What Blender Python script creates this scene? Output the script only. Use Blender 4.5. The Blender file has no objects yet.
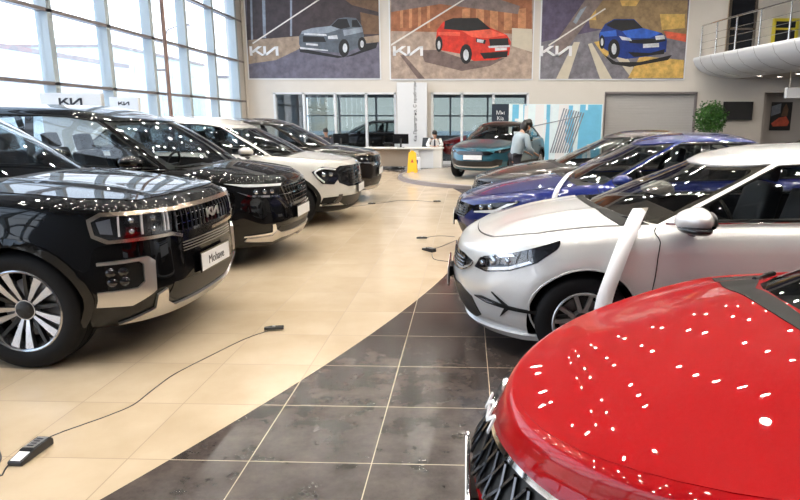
import bpy, bmesh, math, random
import numpy as np
from mathutils import Vector, Matrix
from mathutils.geometry import delaunay_2d_cdt
C = bpy.context.scene.collection
PI = math.pi
random.seed(7)
# ------------------------------------------------------------------ materials
M = {}
def mat(name, col, rough=.5, metal=0., coat=0., coatr=.03, emit=None, es=1., alpha=None, spec=None, trans=0., bump=None):
    m = bpy.data.materials.new(name); m.use_nodes = True
    b = m.node_tree.nodes['Principled BSDF']; i = b.inputs
    i['Base Color'].default_value = (*col, 1); i['Roughness'].default_value = rough; i['Metallic'].default_value = metal
    i['Coat Weight'].default_value = coat; i['Coat Roughness'].default_value = coatr
    if spec is not None: i['Specular IOR Level'].default_value = spec
    if emit: i['Emission Color'].default_value = (*emit, 1); i['Emission Strength'].default_value = es
    if trans: i['Transmission Weight'].default_value = trans
    if bump:
        N = m.node_tree.nodes; L = m.node_tree.links
        tc = N.new('ShaderNodeTexCoord'); no = N.new('ShaderNodeTexNoise'); no.inputs['Scale'].default_value = bump[0]
        bp = N.new('ShaderNodeBump'); bp.inputs['Strength'].default_value = bump[1]; bp.inputs['Distance'].default_value = .002
        L.new(tc.outputs['Object'], no.inputs['Vector']); L.new(no.outputs['Fac'], bp.inputs['Height']); L.new(bp.outputs['Normal'], i['Normal'])
    M[name] = m; return m
def paint(name, col, metal=.5, rough=.32, coat=1., spec=.3):
    m = mat(name, col, rough, metal, coat, .015, spec=spec)
    N = m.node_tree.nodes; L = m.node_tree.links; b = N['Principled BSDF']
    tc = N.new('ShaderNodeTexCoord'); no = N.new('ShaderNodeTexVoronoi'); no.inputs['Scale'].default_value = 900
    mx = N.new('ShaderNodeMix'); mx.data_type = 'RGBA'; mx.inputs['Factor'].default_value = .5
    mr = N.new('ShaderNodeMapRange'); mr.inputs['To Min'].default_value = .8; mr.inputs['To Max'].default_value = 1.15
    mu = N.new('ShaderNodeVectorMath'); mu.operation = 'SCALE'; mu.inputs[0].default_value = col
    L.new(tc.outputs['Object'], no.inputs['Vector']); L.new(no.outputs['Distance'], mr.inputs['Value'])
    L.new(mr.outputs['Result'], mu.inputs['Scale']); L.new(mu.outputs['Vector'], b.inputs['Base Color'])
    return m
def glass(name, tint, ior=1.5, gloss=(1, 1, 1)):
    m = bpy.data.materials.new(name); m.use_nodes = True; nt = m.node_tree; N = nt.nodes; L = nt.links
    N.remove(N['Principled BSDF']); o = N['Material Output']
    t = N.new('ShaderNodeBsdfTransparent'); t.inputs[0].default_value = (*tint, 1)
    g = N.new('ShaderNodeBsdfGlossy'); g.inputs['Roughness'].default_value = .01; g.inputs['Color'].default_value = (*gloss, 1)
    lw = N.new('ShaderNodeLayerWeight'); lw.inputs['Blend'].default_value = .5; pw = N.new('ShaderNodeMath'); pw.operation = 'POWER'; L.new(lw.outputs['Facing'], pw.inputs[0]); pw.inputs[1].default_value = 4
    f = N.new('ShaderNodeMath'); f.operation = 'MULTIPLY_ADD'; f.use_clamp = True; L.new(pw.outputs[0], f.inputs[0]); r0 = 2*((ior-1)/(ior+1))**2; f.inputs[1].default_value = .85; f.inputs[2].default_value = r0
    x = N.new('ShaderNodeMixShader'); L.new(f.outputs[0], x.inputs[0]); L.new(t.outputs[0], x.inputs[1]); L.new(g.outputs[0], x.inputs[2])
    L.new(x.outputs[0], o.inputs[0]); M[name] = m; return m
# ------------------------------------------------------------------ object helpers
def tag(o, label=None, cat=None, group=None, kind=None):
    if label: o['label'] = label
    if cat: o['category'] = cat
    if group: o['group'] = group
    if kind: o['kind'] = kind
    return o
def empty(name, loc=(0, 0, 0), rz=0, label=None, cat=None, group=None):
    o = bpy.data.objects.new(name, None); C.objects.link(o); o.location = loc; o.rotation_euler = (0, 0, rz); o.empty_display_size = .2
    return tag(o, label, cat, group)
def addmesh(name, me, parent=None, loc=None, rot=None):
    o = bpy.data.objects.new(name, me); C.objects.link(o)
    if parent: o.parent = parent
    if loc: o.location = loc
    if rot: o.rotation_euler = rot
    return o
def obj(name, bm, m, parent=None, smooth=None, loc=None, rot=None, bevel=None, sub=None):
    me = bpy.data.meshes.new(name); bm.to_mesh(me); bm.free()
    for k in (m if isinstance(m, (list, tuple)) else [m]): me.materials.append(M[k] if isinstance(k, str) else k)
    o = addmesh(name, me, parent, loc, rot)
    if smooth is not None:
        for p in me.polygons: p.use_smooth = True
        me.set_sharp_from_angle(angle=math.radians(smooth))
    if bevel:
        b = o.modifiers.new('bevel', 'BEVEL'); b.width = bevel; b.segments = 2; b.limit_method = 'ANGLE'
    if sub:
        b = o.modifiers.new('sub', 'SUBSURF'); b.levels = b.render_levels = sub
    return o
def copy_tree(o, parent=None):
    c = o.copy(); C.objects.link(c)
    if parent: c.parent = parent
    for ch in list(o.children): copy_tree(ch, c)
    return c
def box(bm, x0, x1, y0, y1, z0, z1, mi=0):
    v = [bm.verts.new(p) for p in ((x0,y0,z0),(x1,y0,z0),(x1,y1,z0),(x0,y1,z0),(x0,y0,z1),(x1,y0,z1),(x1,y1,z1),(x0,y1,z1))]
    for f in ((3,2,1,0),(4,5,6,7),(0,1,5,4),(1,2,6,5),(2,3,7,6),(3,0,4,7)):
        q = bm.faces.new([v[i] for i in f]); q.material_index = mi
    return v
def B(*a):
    bm = bmesh.new(); box(bm, *a); return bm
def prism(bm, poly, fn, d):
    """poly 2D -> fn(x,y,depth) ; depth 0..d"""
    n = len(poly); a = [bm.verts.new(fn(x, y, 0)) for x, y in poly]; b = [bm.verts.new(fn(x, y, d)) for x, y in poly]
    bm.faces.new(a[::-1]); bm.faces.new(b)
    for i in range(n): bm.faces.new((a[i], a[(i+1) % n], b[(i+1) % n], b[i]))
    return a + b
def fixn(bm):
    bmesh.ops.recalc_face_normals(bm, faces=bm.faces[:]); return bm
def tube(bm, pts, r, seg=8, closed=False, caps=True):
    pts = [Vector(p) for p in pts]; n = len(pts); rings = []
    up = Vector((0, 0, 1)); prev = None
    for i, p in enumerate(pts):
        if closed: t = pts[(i+1) % n] - pts[i-1]
        else: t = pts[min(i+1, n-1)] - pts[max(i-1, 0)]
        if t.length < 1e-9: t = Vector((1, 0, 0))
        t.normalize()
        if prev is None:
            a = t.cross(up)
            if a.length < .1: a = t.cross(Vector((1, 0, 0)))
        else: a = prev - t * prev.dot(t)
        a.normalize(); prev = a; b = t.cross(a)
        rr = r[i] if isinstance(r, (list, tuple)) else r
        rings.append([bm.verts.new(p + a*rr*math.cos(2*PI*k/seg) + b*rr*math.sin(2*PI*k/seg)) for k in range(seg)])
    for i in range(n if closed else n-1):
        A, D = rings[i], rings[(i+1) % n]
        for k in range(seg): bm.faces.new((A[k], A[(k+1) % seg], D[(k+1) % seg], D[k]))
    if not closed and caps: bm.faces.new(rings[0][::-1]); bm.faces.new(rings[-1])
    return bm
def lathe(bm, prof, seg=32, axis='z', close=False, mi=0):
    """prof list of (r, h)"""
    f = {'z': lambda r, h, c, s: (r*c, r*s, h), 'y': lambda r, h, c, s: (r*c, h, r*s), 'x': lambda r, h, c, s: (h, r*c, r*s)}[axis]
    R = []
    for r, h in prof:
        if r < 1e-6: R.append([bm.verts.new(f(0, h, 1, 0))])
        else: R.append([bm.verts.new(f(r, h, math.cos(2*PI*k/seg), math.sin(2*PI*k/seg))) for k in range(seg)])
    for i in range(len(R) if close else len(R)-1):
        a, b = R[i], R[(i+1) % len(R)]
        for k in range(seg):
            k2 = (k+1) % seg
            vs = [a[k % len(a)], a[k2 % len(a)], b[k2 % len(b)], b[k % len(b)]]
            u = []
            for v in vs:
                if v not in u: u.append(v)
            if len(u) > 2:
                q = bm.faces.new(u); q.material_index = mi
    return bm
def rnd(poly, r=.02, n=4):
    """round the corners of a polygon; entries may carry their own radius as third value"""
    out = []; N = len(poly)
    for i in range(N):
        p = Vector(poly[i][:2]); a = Vector(poly[i-1][:2]); b = Vector(poly[(i+1) % N][:2])
        rr = poly[i][2] if len(poly[i]) > 2 else r
        la, lb = (a-p).length, (b-p).length; k = min(rr, la*.45, lb*.45)
        if k < 1e-4: out.append(tuple(p)); continue
        A = p + (a-p)/la*k; D = p + (b-p)/lb*k
        for j in range(n+1):
            t = j/n; out.append(tuple(A*(1-t)**2 + p*2*t*(1-t) + D*t*t))
    return out
def smoothline(pts, n=6, closed=False):
    """Catmull-Rom through points of any dimension"""
    P = [np.array(p, float) for p in pts]; N = len(P); out = []
    for i in range(N if closed else N-1):
        if closed: p0, p1, p2, p3 = P[i-1], P[i], P[(i+1) % N], P[(i+2) % N]
        else: p0, p1, p2, p3 = P[max(i-1, 0)], P[i], P[i+1], P[min(i+2, N-1)]
        for j in range(n):
            t = j/n; out.append(tuple(.5*((2*p1)+(-p0+p2)*t+(2*p0-5*p1+4*p2-p3)*t*t+(-p0+3*p1-3*p2+p3)*t**3)))
    if not closed: out.append(tuple(P[-1]))
    return out
def inside(P, poly):
    x, y = P[:, 0], P[:, 1]; c = np.zeros(len(P), bool); n = len(poly); q = np.array(poly)
    for i in range(n):
        x1, y1 = q[i-1]; x2, y2 = q[i]
        if y1 == y2: continue
        k = ((y1 > y) != (y2 > y)) & (x < (x2-x1)*(y-y1)/(y2-y1)+x1); c ^= k
    return c
def resamp(poly, sp):
    out = []; n = len(poly)
    for i in range(n):
        a = np.array(poly[i], float); b = np.array(poly[(i+1) % n], float); d = np.linalg.norm(b-a)
        if d < 1e-6: continue
        k = max(1, int(math.ceil(d/sp)))
        for j in range(k): out.append(tuple(a+(b-a)*j/k))
    return out
def triang(poly, holes=(), sp=.04):
    loops = [resamp(poly, sp)] + [resamp(h, sp) for h in holes]
    V = []; E = []
    for l in loops:
        s = len(V); V += l; E += [(s+i, s+(i+1) % len(l)) for i in range(len(l))]
    q = np.array(loops[0]); lo = q.min(0); hi = q.max(0)
    gx = np.arange(lo[0]+sp*.5, hi[0], sp); gy = np.arange(lo[1]+sp*.5, hi[1], sp)
    if len(gx) and len(gy):
        X, Y = np.meshgrid(gx, gy); X = X + (np.arange(len(gy)) % 2)[:, None]*sp*.5
        P = np.c_[X.ravel(), Y.ravel()]; k = inside(P, poly)
        for h in holes: k &= ~inside(P, h)
        P = P[k]
        if len(P):
            BV = np.array(V); d = np.sqrt(((P[:, None, :]-BV[None])**2).sum(2)).min(1); P = P[d > sp*.45]
        V += [tuple(p) for p in P]
    r = delaunay_2d_cdt([Vector(v) for v in V], E, [], 0, 1e-6)
    vo = np.array([tuple(v) for v in r[0]]); F = [f for f in r[2] if len(f) == 3]
    c = np.array([vo[list(f)].mean(0) for f in F]); k = inside(c, poly)
    for h in holes: k &= ~inside(c, h)
    return vo, [f for f, z in zip(F, k) if z]
def patch(name, m, parent, fn, poly, off=.004, holes=(), sp=.04, back=-.004, smooth=40, rim=0.):
    """surface piece laid over a mapped shell: fn(Nx2)->(pos Nx3, nrm Nx3)"""
    vo, F = triang(poly, holes, sp)
    if not F: return None
    pos, nr = fn(vo); top = pos + nr*off; bot = pos + nr*back
    bm = bmesh.new(); used = sorted({i for f in F for i in f}); tv = {i: bm.verts.new(top[i]) for i in used}
    ec = {}
    for f in F:
        a, b, c = f; n = np.cross(top[b]-top[a], top[c]-top[a])
        if n @ nr[a] < 0: f = (a, c, b)
        try: bm.faces.new([tv[i] for i in f])
        except ValueError: continue
        for i in range(3):
            e = (f[i], f[(i+1) % 3]); k = (min(e), max(e)); ec.setdefault(k, []).append(e)
    bv = {}
    for k, es in ec.items():
        if len(es) == 1:
            a, b = es[0]
            for q in (a, b):
                if q not in bv: bv[q] = bm.verts.new(bot[q])
            bm.faces.new((tv[b], tv[a], bv[a], bv[b]))
    return obj(name, bm, m, parent, smooth)
def pchip(xs, Y, xq):
    xs = np.array(xs, float); Y = np.array(Y, float); sh = (-1,)+(1,)*(Y.ndim-1)
    h = np.diff(xs).reshape(sh); d = np.diff(Y, axis=0)/h; m = np.zeros_like(Y)
    if len(xs) > 2:
        w1 = 2*h[1:]+h[:-1]; w2 = h[1:]+2*h[:-1]
        with np.errstate(all='ignore'):
            hm = (w1+w2)/(w1/d[:-1]+w2/d[1:])
        m[1:-1] = np.where(d[:-1]*d[1:] > 0, hm, 0)
    m[0] = d[0]; m[-1] = d[-1]
    k = np.clip(np.searchsorted(xs, xq)-1, 0, len(xs)-2); t = ((xq-xs[k])/(xs[k+1]-xs[k])).reshape(sh); H = (xs[k+1]-xs[k]).reshape(sh)
    return (2*t**3-3*t**2+1)*Y[k]+(t**3-2*t**2+t)*H*m[k]+(-2*t**3+3*t**2)*Y[k+1]+(t**3-t**2)*H*m[k+1]
def curve(pts):
    x = [p[0] for p in pts]; y = [p[1] for p in pts]
    return lambda u: pchip(x, y, np.clip(np.asarray(u, float).ravel(), x[0], x[-1])).reshape(np.shape(u))
def text(name, s, size, m, parent, loc, rot, ext=.001, align='CENTER', bold=0):
    cu = bpy.data.curves.new(name, 'FONT'); cu.body = s; cu.size = size; cu.extrude = ext; cu.offset = bold; cu.align_x = align; cu.align_y = 'CENTER'
    t = bpy.data.objects.new(name, cu); C.objects.link(t)
    me = bpy.data.meshes.new_from_object(t.evaluated_get(bpy.context.evaluated_depsgraph_get()))
    bpy.data.objects.remove(t); bpy.data.curves.remove(cu)
    me.materials.clear(); me.materials.append(M[m] if isinstance(m, str) else m)
    return addmesh(name, me, parent, loc, rot)
def logo_bm(w, fn, d=.004, th=.2):
    """the joined K I A mark; fn(x,y,depth); width w, centred"""
    bm = bmesh.new(); s = w/2.62
    segs = [[(0, 0), (0, 1)], [(0, .28), (.72, 1)], [(.3, .55), (.86, 0)], [(.86, 0), (1.18, 1)], [(1.18, 1), (1.18, 0)], [(1.18, 0), (2.1, 1)], [(2.1, 1), (2.1, 0)]]
    segs = [[(0, 0), (0, 1)], [(.05, .3), (.75, 1)], [(.34, .58), (1.0, 0)], [(1.12, 1), (1.12, 0)], [(1.14, .03), (2.08, .97)], [(2.12, 1), (2.12, 0)]]
    for (x0, y0), (x1, y1) in segs:
        if x0 == x1: q = [(x0-th*.55, y0), (x0+th*.55, y0), (x1+th*.55, y1), (x1-th*.55, y1)]
        else:
            k = th*.8; q = [(x0-k, y0), (x0+k, y0), (x1+k, y1), (x1-k, y1)]
        prism(bm, [((x-1.06)*s*1.1, (y-.5)*s*.8) for x, y in q], fn, d)
    return fixn(bm)
# ------------------------------------------------------------------ materials
paint('paint_black', (.0015, .0015, .002), 0., .4, .8, .05); paint('paint_white', (.66, .64, .60), .0, .3); paint('paint_dark_brown', (.012, .009, .008), .3, .35, 1., .1)
paint('paint_red', (.36, .0008, .003), .0, .4, .75, .05); paint('paint_silver', (.70, .70, .70), .35, .33); paint('paint_blue', (.0012, .011, .13), .2, .35, 1., .15)
paint('paint_dark_grey', (.035, .028, .026), .6, .35); paint('paint_teal', (.02, .10, .145), .6, .3)
mat('gloss_black', (.006, .006, .007), .12, 0, .5); mat('grille_black', (.008, .008, .008), .45); mat('black_plastic', (.008, .008, .008), .55, spec=.25); mat('gap', (.002, .002, .002), .9)
mat('under', (.003, .003, .003), .9, spec=.1); mat('interior', (.02, .02, .022), .7); mat('seat_black', (.025, .025, .03), .55); mat('frit', (.004, .004, .004), .3)
mat('chrome', (.85, .85, .86), .07, 1.); mat('dark_chrome', (.11, .11, .12), .18, 1.); mat('bronze_chrome', (.72, .60, .48), .22, 1.); mat('satin_silver', (.62, .60, .58), .32, .9)
mat('mesh_dots', (.35, .33, .3), .4, .8); mat('rim_silver', (.62, .63, .65), .28, .9); mat('rim_machined', (.46, .46, .48), .2, .95); mat('rim_dark', (.008, .008, .009), .35, .2); mat('steel', (.3, .3, .31), .35, 1.)
mat('tyre', (.006, .006, .007), .62, spec=.2, bump=(60, .3)); mat('plate_white', (.85, .86, .88), .35); mat('ink', (.02, .02, .03), .5); mat('logo_white', (.9, .9, .92), .25)
mat('lamp_dark', (.02, .02, .024), .12, .6, .5); mat('lamp_chrome', (.7, .72, .75), .12, 1.); mat('lens', (.42, .46, .52), .08, .8, 1.); mat('drl', (.82, .84, .88), .2, .2, 1.)
glass('lamp_glass', (.97, .97, .98), 1.45); glass('car_glass', (.66, .70, .70), 1.45); glass('car_glass_warm', (.72, .69, .63), 1.45); glass('tinted_pane', (.34, .37, .36), 1.3); glass('window_pane', (.97, .985, 1.0), 1.35)
# ------------------------------------------------------------------ car bodies
class Shell:
    """stack of plan contours (u rearward from the nose, y to the side, z up) closed by a crowned cap"""
    def __init__(s, rings, crown, taper, NS=(34, 60, 22), T=44, V=10, deform=None, ridge=None):
        pf = np.linspace(0, PI/2, NS[0]+1); pr = np.linspace(PI/2, 0, NS[2]+1)
        Q = []
        for r in rings:
            Lf, nf, Lr, nr_ = r.get('Lf', .9), r.get('nf', 2.8), r.get('Lr', .6), r.get('nr', 3.2)
            uc, urc = r['uf']+Lf, r['ur']-Lr
            R = lambda p, n: (np.cos(p)**n+np.sin(p)**n)**(-1/n)
            u1 = uc-Lf*R(pf, nf)*np.cos(pf); y1 = R(pf, nf)*np.sin(pf)
            u2 = np.linspace(uc, urc, NS[1]+1)[1:-1]; y2 = np.ones_like(u2)
            u3 = urc+Lr*R(pr, nr_)*np.cos(pr); y3 = R(pr, nr_)*np.sin(pr)
            u = np.concatenate([u1, u2, u3]); y = np.concatenate([y1, y2, y3])*r['w']*taper(u)
            y[0] = 0; y[-1] = 0
            z = r['z'](u) if callable(r['z']) else np.full_like(u, r['z'])
            Q.append(np.stack([u, y, z], 1))
        Q = np.array(Q); K = len(Q); s.NSC = Q.shape[1]
        tk = [0]
        for k in range(1, K):
            d = np.linalg.norm((Q[k]-Q[k-1])[NS[0]:NS[0]+NS[1]], axis=1).mean(); tk.append(tk[-1]+max(d, .01))
        tk = np.array(tk)/tk[-1]; s.tk = tk
        tq = np.unique(np.concatenate([np.linspace(0, 1, T+1), tk])); G = pchip(tk, Q, tq)
        top = G[-1]; w = top[:, 1].max(); s.utop = top[:, 0]; s.ytop = top[:, 1]; s.ztop = top[:, 2]; s.wtop = w
        s.crown = crown; s.ridge = ridge
        cap = []
        vs = np.linspace(1, 0, V+1)[1:]
        for v in vs:
            y = top[:, 1]*v; cap.append(np.stack([top[:, 0], y, s.capz(top[:, 0], y, top[:, 1], top[:, 2])], 1))
        s.nT = len(tq)
        if deform: G = deform(G)
        s.G = np.concatenate([G, np.array(cap)], 0)
        s.t = np.concatenate([tq, 1+(1-vs)])
        s.sv = np.linspace(0, 1, s.NSC)
        dT = np.gradient(s.G, axis=0); dS = np.gradient(s.G, axis=1)
        N = np.cross(dS, dT); N[:, 0, 1] = 0; N[:, -1, 1] = 0; N[-1, :, 1] = 0
        ln = np.linalg.norm(N, axis=2, keepdims=True); N = np.where(ln > 1e-9, N/np.maximum(ln, 1e-9), np.array([0, 0, 1.]))
        # outward: at side centre y component positive
        if N[s.nT//2, s.NSC//2, 1] < 0: N = -N
        s.N = N; s.NSn = NS
        k = int(s.nT*.5); ref = s.G[k]; s.acol = np.concatenate([[0], np.cumsum(np.linalg.norm(np.diff(ref[:, :2], axis=0), axis=1))]); s.uref = ref[:, 0]
    def capz(s, u, y, ys, zs):
        e = (ys*ys-y*y)/(s.wtop**2)
        z = zs+s.crown(u)*e
        if s.ridge is not None: z = z+s.ridge(u, y)*np.clip(e*6, 0, 1)
        return z
    def bil(s, A, ti, si):
        ti = np.clip(ti, 0, A.shape[0]-1.0001); si = np.clip(si, 0, A.shape[1]-1.0001)
        a = ti.astype(int); b = si.astype(int); fa = (ti-a)[:, None]; fb = (si-b)[:, None]
        return (A[a, b]*(1-fa)*(1-fb)+A[a+1, b]*fa*(1-fb)+A[a, b+1]*(1-fa)*fb+A[a+1, b+1]*fa*fb)
    def out(s, P, N, sg):
        N = N/np.linalg.norm(N, axis=1, keepdims=True); P = P.copy(); N = N.copy(); P[:, 1] *= sg; N[:, 1] *= sg
        P[:, 0] = s.L/2-P[:, 0]; N[:, 0] = -N[:, 0]; return P, N
    def st(s, sg=1, ks=1., kt=1.):
        def f(Q):
            Q = np.asarray(Q, float); si = Q[:, 0]/ks*(s.NSC-1); ti = np.interp(Q[:, 1]/kt, s.t, np.arange(len(s.t)))
            return s.out(s.bil(s.G, ti, si), s.bil(s.N, ti, si), np.full(len(Q), float(sg)))
        return f
    def ts(s, sf, z):
        """column position + height -> row position"""
        col = s.bil(s.G[:s.nT], np.arange(s.nT)*1., np.full(s.nT, sf))[:, 2]
        col = np.maximum.accumulate(col+np.arange(len(col))*1e-9); return np.interp(z, col, np.arange(s.nT))
    def wall(s, sg=None):
        """(a, z): a = arc length from the nose centre along the side, sign = side (unless sg given)"""
        def f(Q):
            Q = np.asarray(Q, float); a = Q[:, 0]; S = np.sign(a+1e-12) if sg is None else np.full(len(a), float(sg))
            sf = np.interp(np.abs(a), s.acol, np.arange(s.NSC))
            ti = np.array([s.ts(x, z) for x, z in zip(sf, Q[:, 1])])
            return s.out(s.bil(s.G, ti, sf), s.bil(s.N, ti, sf), S)
        return f
    def side(s, sg):
        """(u, z) on the flank"""
        f = s.wall(sg)
        return lambda Q: f(np.stack([np.interp(np.asarray(Q)[:, 0], s.uref, s.acol), np.asarray(Q)[:, 1]], 1))
    def cap(s):
        def zz(u, y):
            ys = np.interp(u, s.utop, s.ytop); zs = np.interp(u, s.utop, s.ztop); y = np.clip(y, -ys, ys); return s.capz(u, y, ys, zs)
        def f(Q):
            Q = np.asarray(Q, float); u, y = Q[:, 0], Q[:, 1]
            ys = np.interp(u, s.utop, s.ytop); y = np.clip(y, -ys+.001, ys-.001); e = .004
            z = zz(u, y); du = (zz(u+e, y)-zz(u-e, y))/(2*e); dy = (zz(u, y+e)-zz(u, y-e))/(2*e)
            P = np.stack([s.L/2-u, y, z], 1); N = np.stack([du, -dy, np.ones_like(u)], 1); N /= np.linalg.norm(N, axis=1, keepdims=True)
            return P, N
        return f
    def inv(s, u, z):
        """flank point (u,z) -> (s,t) of the shell"""
        si = s.NSn[0]+s.NSn[1]/2
        for _ in range(14):
            ti = s.ts(si, z); row = s.bil(s.G, np.full(s.NSC, ti), np.arange(s.NSC)*1.)[:, 0]
            row = np.maximum.accumulate(row+np.arange(len(row))*1e-9); si = float(np.interp(u, row, np.arange(s.NSC)))
        return si/(s.NSC-1), float(np.interp(s.ts(si, z), np.arange(len(s.t)), s.t))
    def solid(s, t0=0):
        bm = bmesh.new(); H = s.G[t0:]; rows = [np.column_stack([H[0][:, 0], H[0][:, 1]*v, H[0][:, 2]]) for v in (0, .5)]
        A = np.concatenate([np.array(rows), H], 0)
        for sg in (1, -1):
            vv = [[bm.verts.new((s.L/2-p[0], p[1]*sg, p[2])) for p in r] for r in A]
            for i in range(len(A)-1):
                for j in range(s.NSC-1):
                    q = (vv[i][j], vv[i][j+1], vv[i+1][j+1], vv[i+1][j])
                    bm.faces.new(q if sg < 0 else q[::-1])
        bmesh.ops.remove_doubles(bm, verts=bm.verts[:], dist=1e-6)
        bmesh.ops.dissolve_degenerate(bm, edges=bm.edges[:], dist=1e-5)
        bmesh.ops.recalc_face_normals(bm, faces=bm.faces[:])
        return bm
def boolean(o, cutters):
    for c in cutters:
        m = o.modifiers.new('cut', 'BOOLEAN'); m.operation = 'DIFFERENCE'; m.solver = 'EXACT'; m.object = c; m.material_mode = 'TRANSFER'
    dg = bpy.context.evaluated_depsgraph_get(); me = bpy.data.meshes.new_from_object(o.evaluated_get(dg))
    for m in list(o.modifiers): o.modifiers.remove(m)
    o.data = me
    for c in cutters: bpy.data.objects.remove(c)
    for p in me.polygons: p.use_smooth = True
    me.set_sharp_from_angle(angle=math.radians(38))
def sym(half):
    """half outline from the centre line out and back -> full symmetric polygon"""
    return list(half) + [(-a, z) for a, z in reversed(half) if abs(a) > 1e-6]
# ---- wheels
WD = {}
def wheel_meshes(style, R, w, rr, rim_m='rim_silver', dark='rim_dark'):
    key = (style, R, w, rr, rim_m)
    if key in WD: return WD[key]
    t = bmesh.new(); h = w/2; sh = .03
    lathe(t, [(rr-.012, -h*.8), (rr, -h*.92), (rr+.012, -h*.97), (rr+(R-rr)*.45, -h*1.03), (R-.022, -h*.93), (R-.006, -h*.8), (R, -h*.6), (R, -h*.32), (R-.006, -h*.3), (R-.006, -h*.26), (R, -h*.24), (R, 0),
              (R, h*.24), (R-.006, h*.26), (R-.006, h*.3), (R, h*.32), (R, h*.6), (R-.006, h*.8), (R-.022, h*.93), (rr+(R-rr)*.45, h*1.03), (rr+.012, h*.97), (rr, h*.92), (rr-.012, h*.8)], 48, 'y')
    fixn(t)
    r = bmesh.new()     # barrel + lip (outer face towards +y)
    lathe(r, [(rr+.004, h*.95), (rr-.004, h*.99), (rr-.014, h*.93), (rr-.022, h*.72), (rr-.03, -h*.8), (rr-.004, -h*.9), (rr+.004, -h*.9)], 48, 'y')
    fixn(r)
    sp = bmesh.new(); spd = bmesh.new()
    def blade(bm, th, w0, w1, r0, r1, y0, y1, skew=0., dep=.03):
        c, s_ = math.cos(th), math.sin(th)
        vs = []
        for rad, wd, yy, off in ((r0, w0, y0, 0), ((r0+r1)/2, (w0+w1)/2*.96, (y0+y1)/2+.004, skew/2), (r1, w1, y1, skew)):
            for sgn in (-1, 1):
                for d in (0, dep):
                    q = sgn*wd/2+off; k = 1 if d == 0 else 1.15
                    q = off+sgn*wd/2*k; vs.append(bm.verts.new((rad*c-q*s_, yy-d, rad*s_+q*c)))
        for a in (0, 4):
            A, Bq = vs[a:a+4], vs[a+4:a+8]
            for i, j in ((0, 2), (2, 3), (3, 1), (1, 0)): bm.faces.new((A[i], A[j], Bq[j], Bq[i]))
        bm.faces.new((vs[0], vs[1], vs[3], vs[2])); bm.faces.new((vs[8], vs[10], vs[11], vs[9]))
    yo = h*.86; yi = h*.62
    if style == 'petal':
        for k in range(10):
            th = 2*PI*k/10+.12+(.07 if k % 2 else -.07); blade(sp, th, .020, .058, .07, rr-.01, yi, yo, (.014 if k % 2 else -.014))
        for k in range(5): blade(spd, 2*PI*(k+.5)/5-.18, .03, .02, .07, rr-.012, yi-.02, yo-.02)
    elif style == 'twin':
        for k in range(5):
            for sg in (-1, 1): blade(sp, 2*PI*k/5+.3+sg*.13, .03, .028, .05, rr-.01, yi, yo, sg*.03)
            blade(spd, 2*PI*k/5+.3, .05, .07, .05, rr-.02, yi-.02, yo-.015)
    elif style == 'multi':
        for k in range(9): blade(sp, 2*PI*k/9, .03, .035, .05, rr-.01, yi, yo, .02)
    lathe(sp, [(0, yi+.002), (.068, yi+.002), (.078, yi-.03)], 24, 'y')
    fixn(sp); fixn(spd)
    hb = bmesh.new(); lathe(hb, [(0, yi+.012), (.05, yi+.011), (.062, yi+.004), (.064, yi-.01)], 24, 'y')
    for k in range(5):
        a = 2*PI*k/5; q = lathe(bmesh.new(), [(0, yi+.014), (.008, yi+.014), (.009, yi)], 8, 'y')
        for v in q.verts: v.co += Vector((.042*math.cos(a), 0, .042*math.sin(a)))
        tmp = bpy.data.meshes.new('t'); q.to_mesh(tmp); q.free(); hb.from_mesh(tmp); bpy.data.meshes.remove(tmp)
    fixn(hb)
    ds = bmesh.new(); lathe(ds, [(.06, .0), (rr*.72, .0), (rr*.72, -.02), (.06, -.02)], 32, 'y', close=True); fixn(ds)
    out = []
    for nm, bm, m in (('wheel', t, 'tyre'), ('rim', r, rim_m), ('spokes', sp, rim_m), ('spoke_insert', spd, dark), ('hub_cap', hb, dark), ('brake_disc', ds, 'steel')):
        if len(bm.verts) == 0: bm.free(); continue
        o = obj(nm, bm, m, None, 35); out.append((nm, o.data)); bpy.data.objects.remove(o)
    WD[key] = out; return out
def put_wheel(parent, x, y, z, sg, data):
    root = None
    for nm, me in data:
        if root is None:
            root = addmesh(nm, me, parent, (x, y, z), (0, 0, 0 if sg > 0 else PI))
        else: addmesh(nm, me, root)
    return root
def softbox(name, m, parent, sx, sy, sz, loc, rot=(0, 0, 0), taper=1., sub=2, b=.25):
    bm = bmesh.new(); box(bm, -sx/2, sx/2, -sy/2, sy/2, -sz/2, sz/2)
    for v in bm.verts:
        if v.co.z > 0: v.co.x *= taper; v.co.y *= taper
    bmesh.ops.bevel(bm, geom=bm.edges[:], offset=min(sx, sy, sz)*b, segments=2, affect='EDGES', profile=.6)
    o = obj(name, bm, m, parent, 80, loc, rot)
    if sub > 1: s = o.modifiers.new('sub', 'SUBSURF'); s.levels = s.render_levels = 1
    return o
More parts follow.
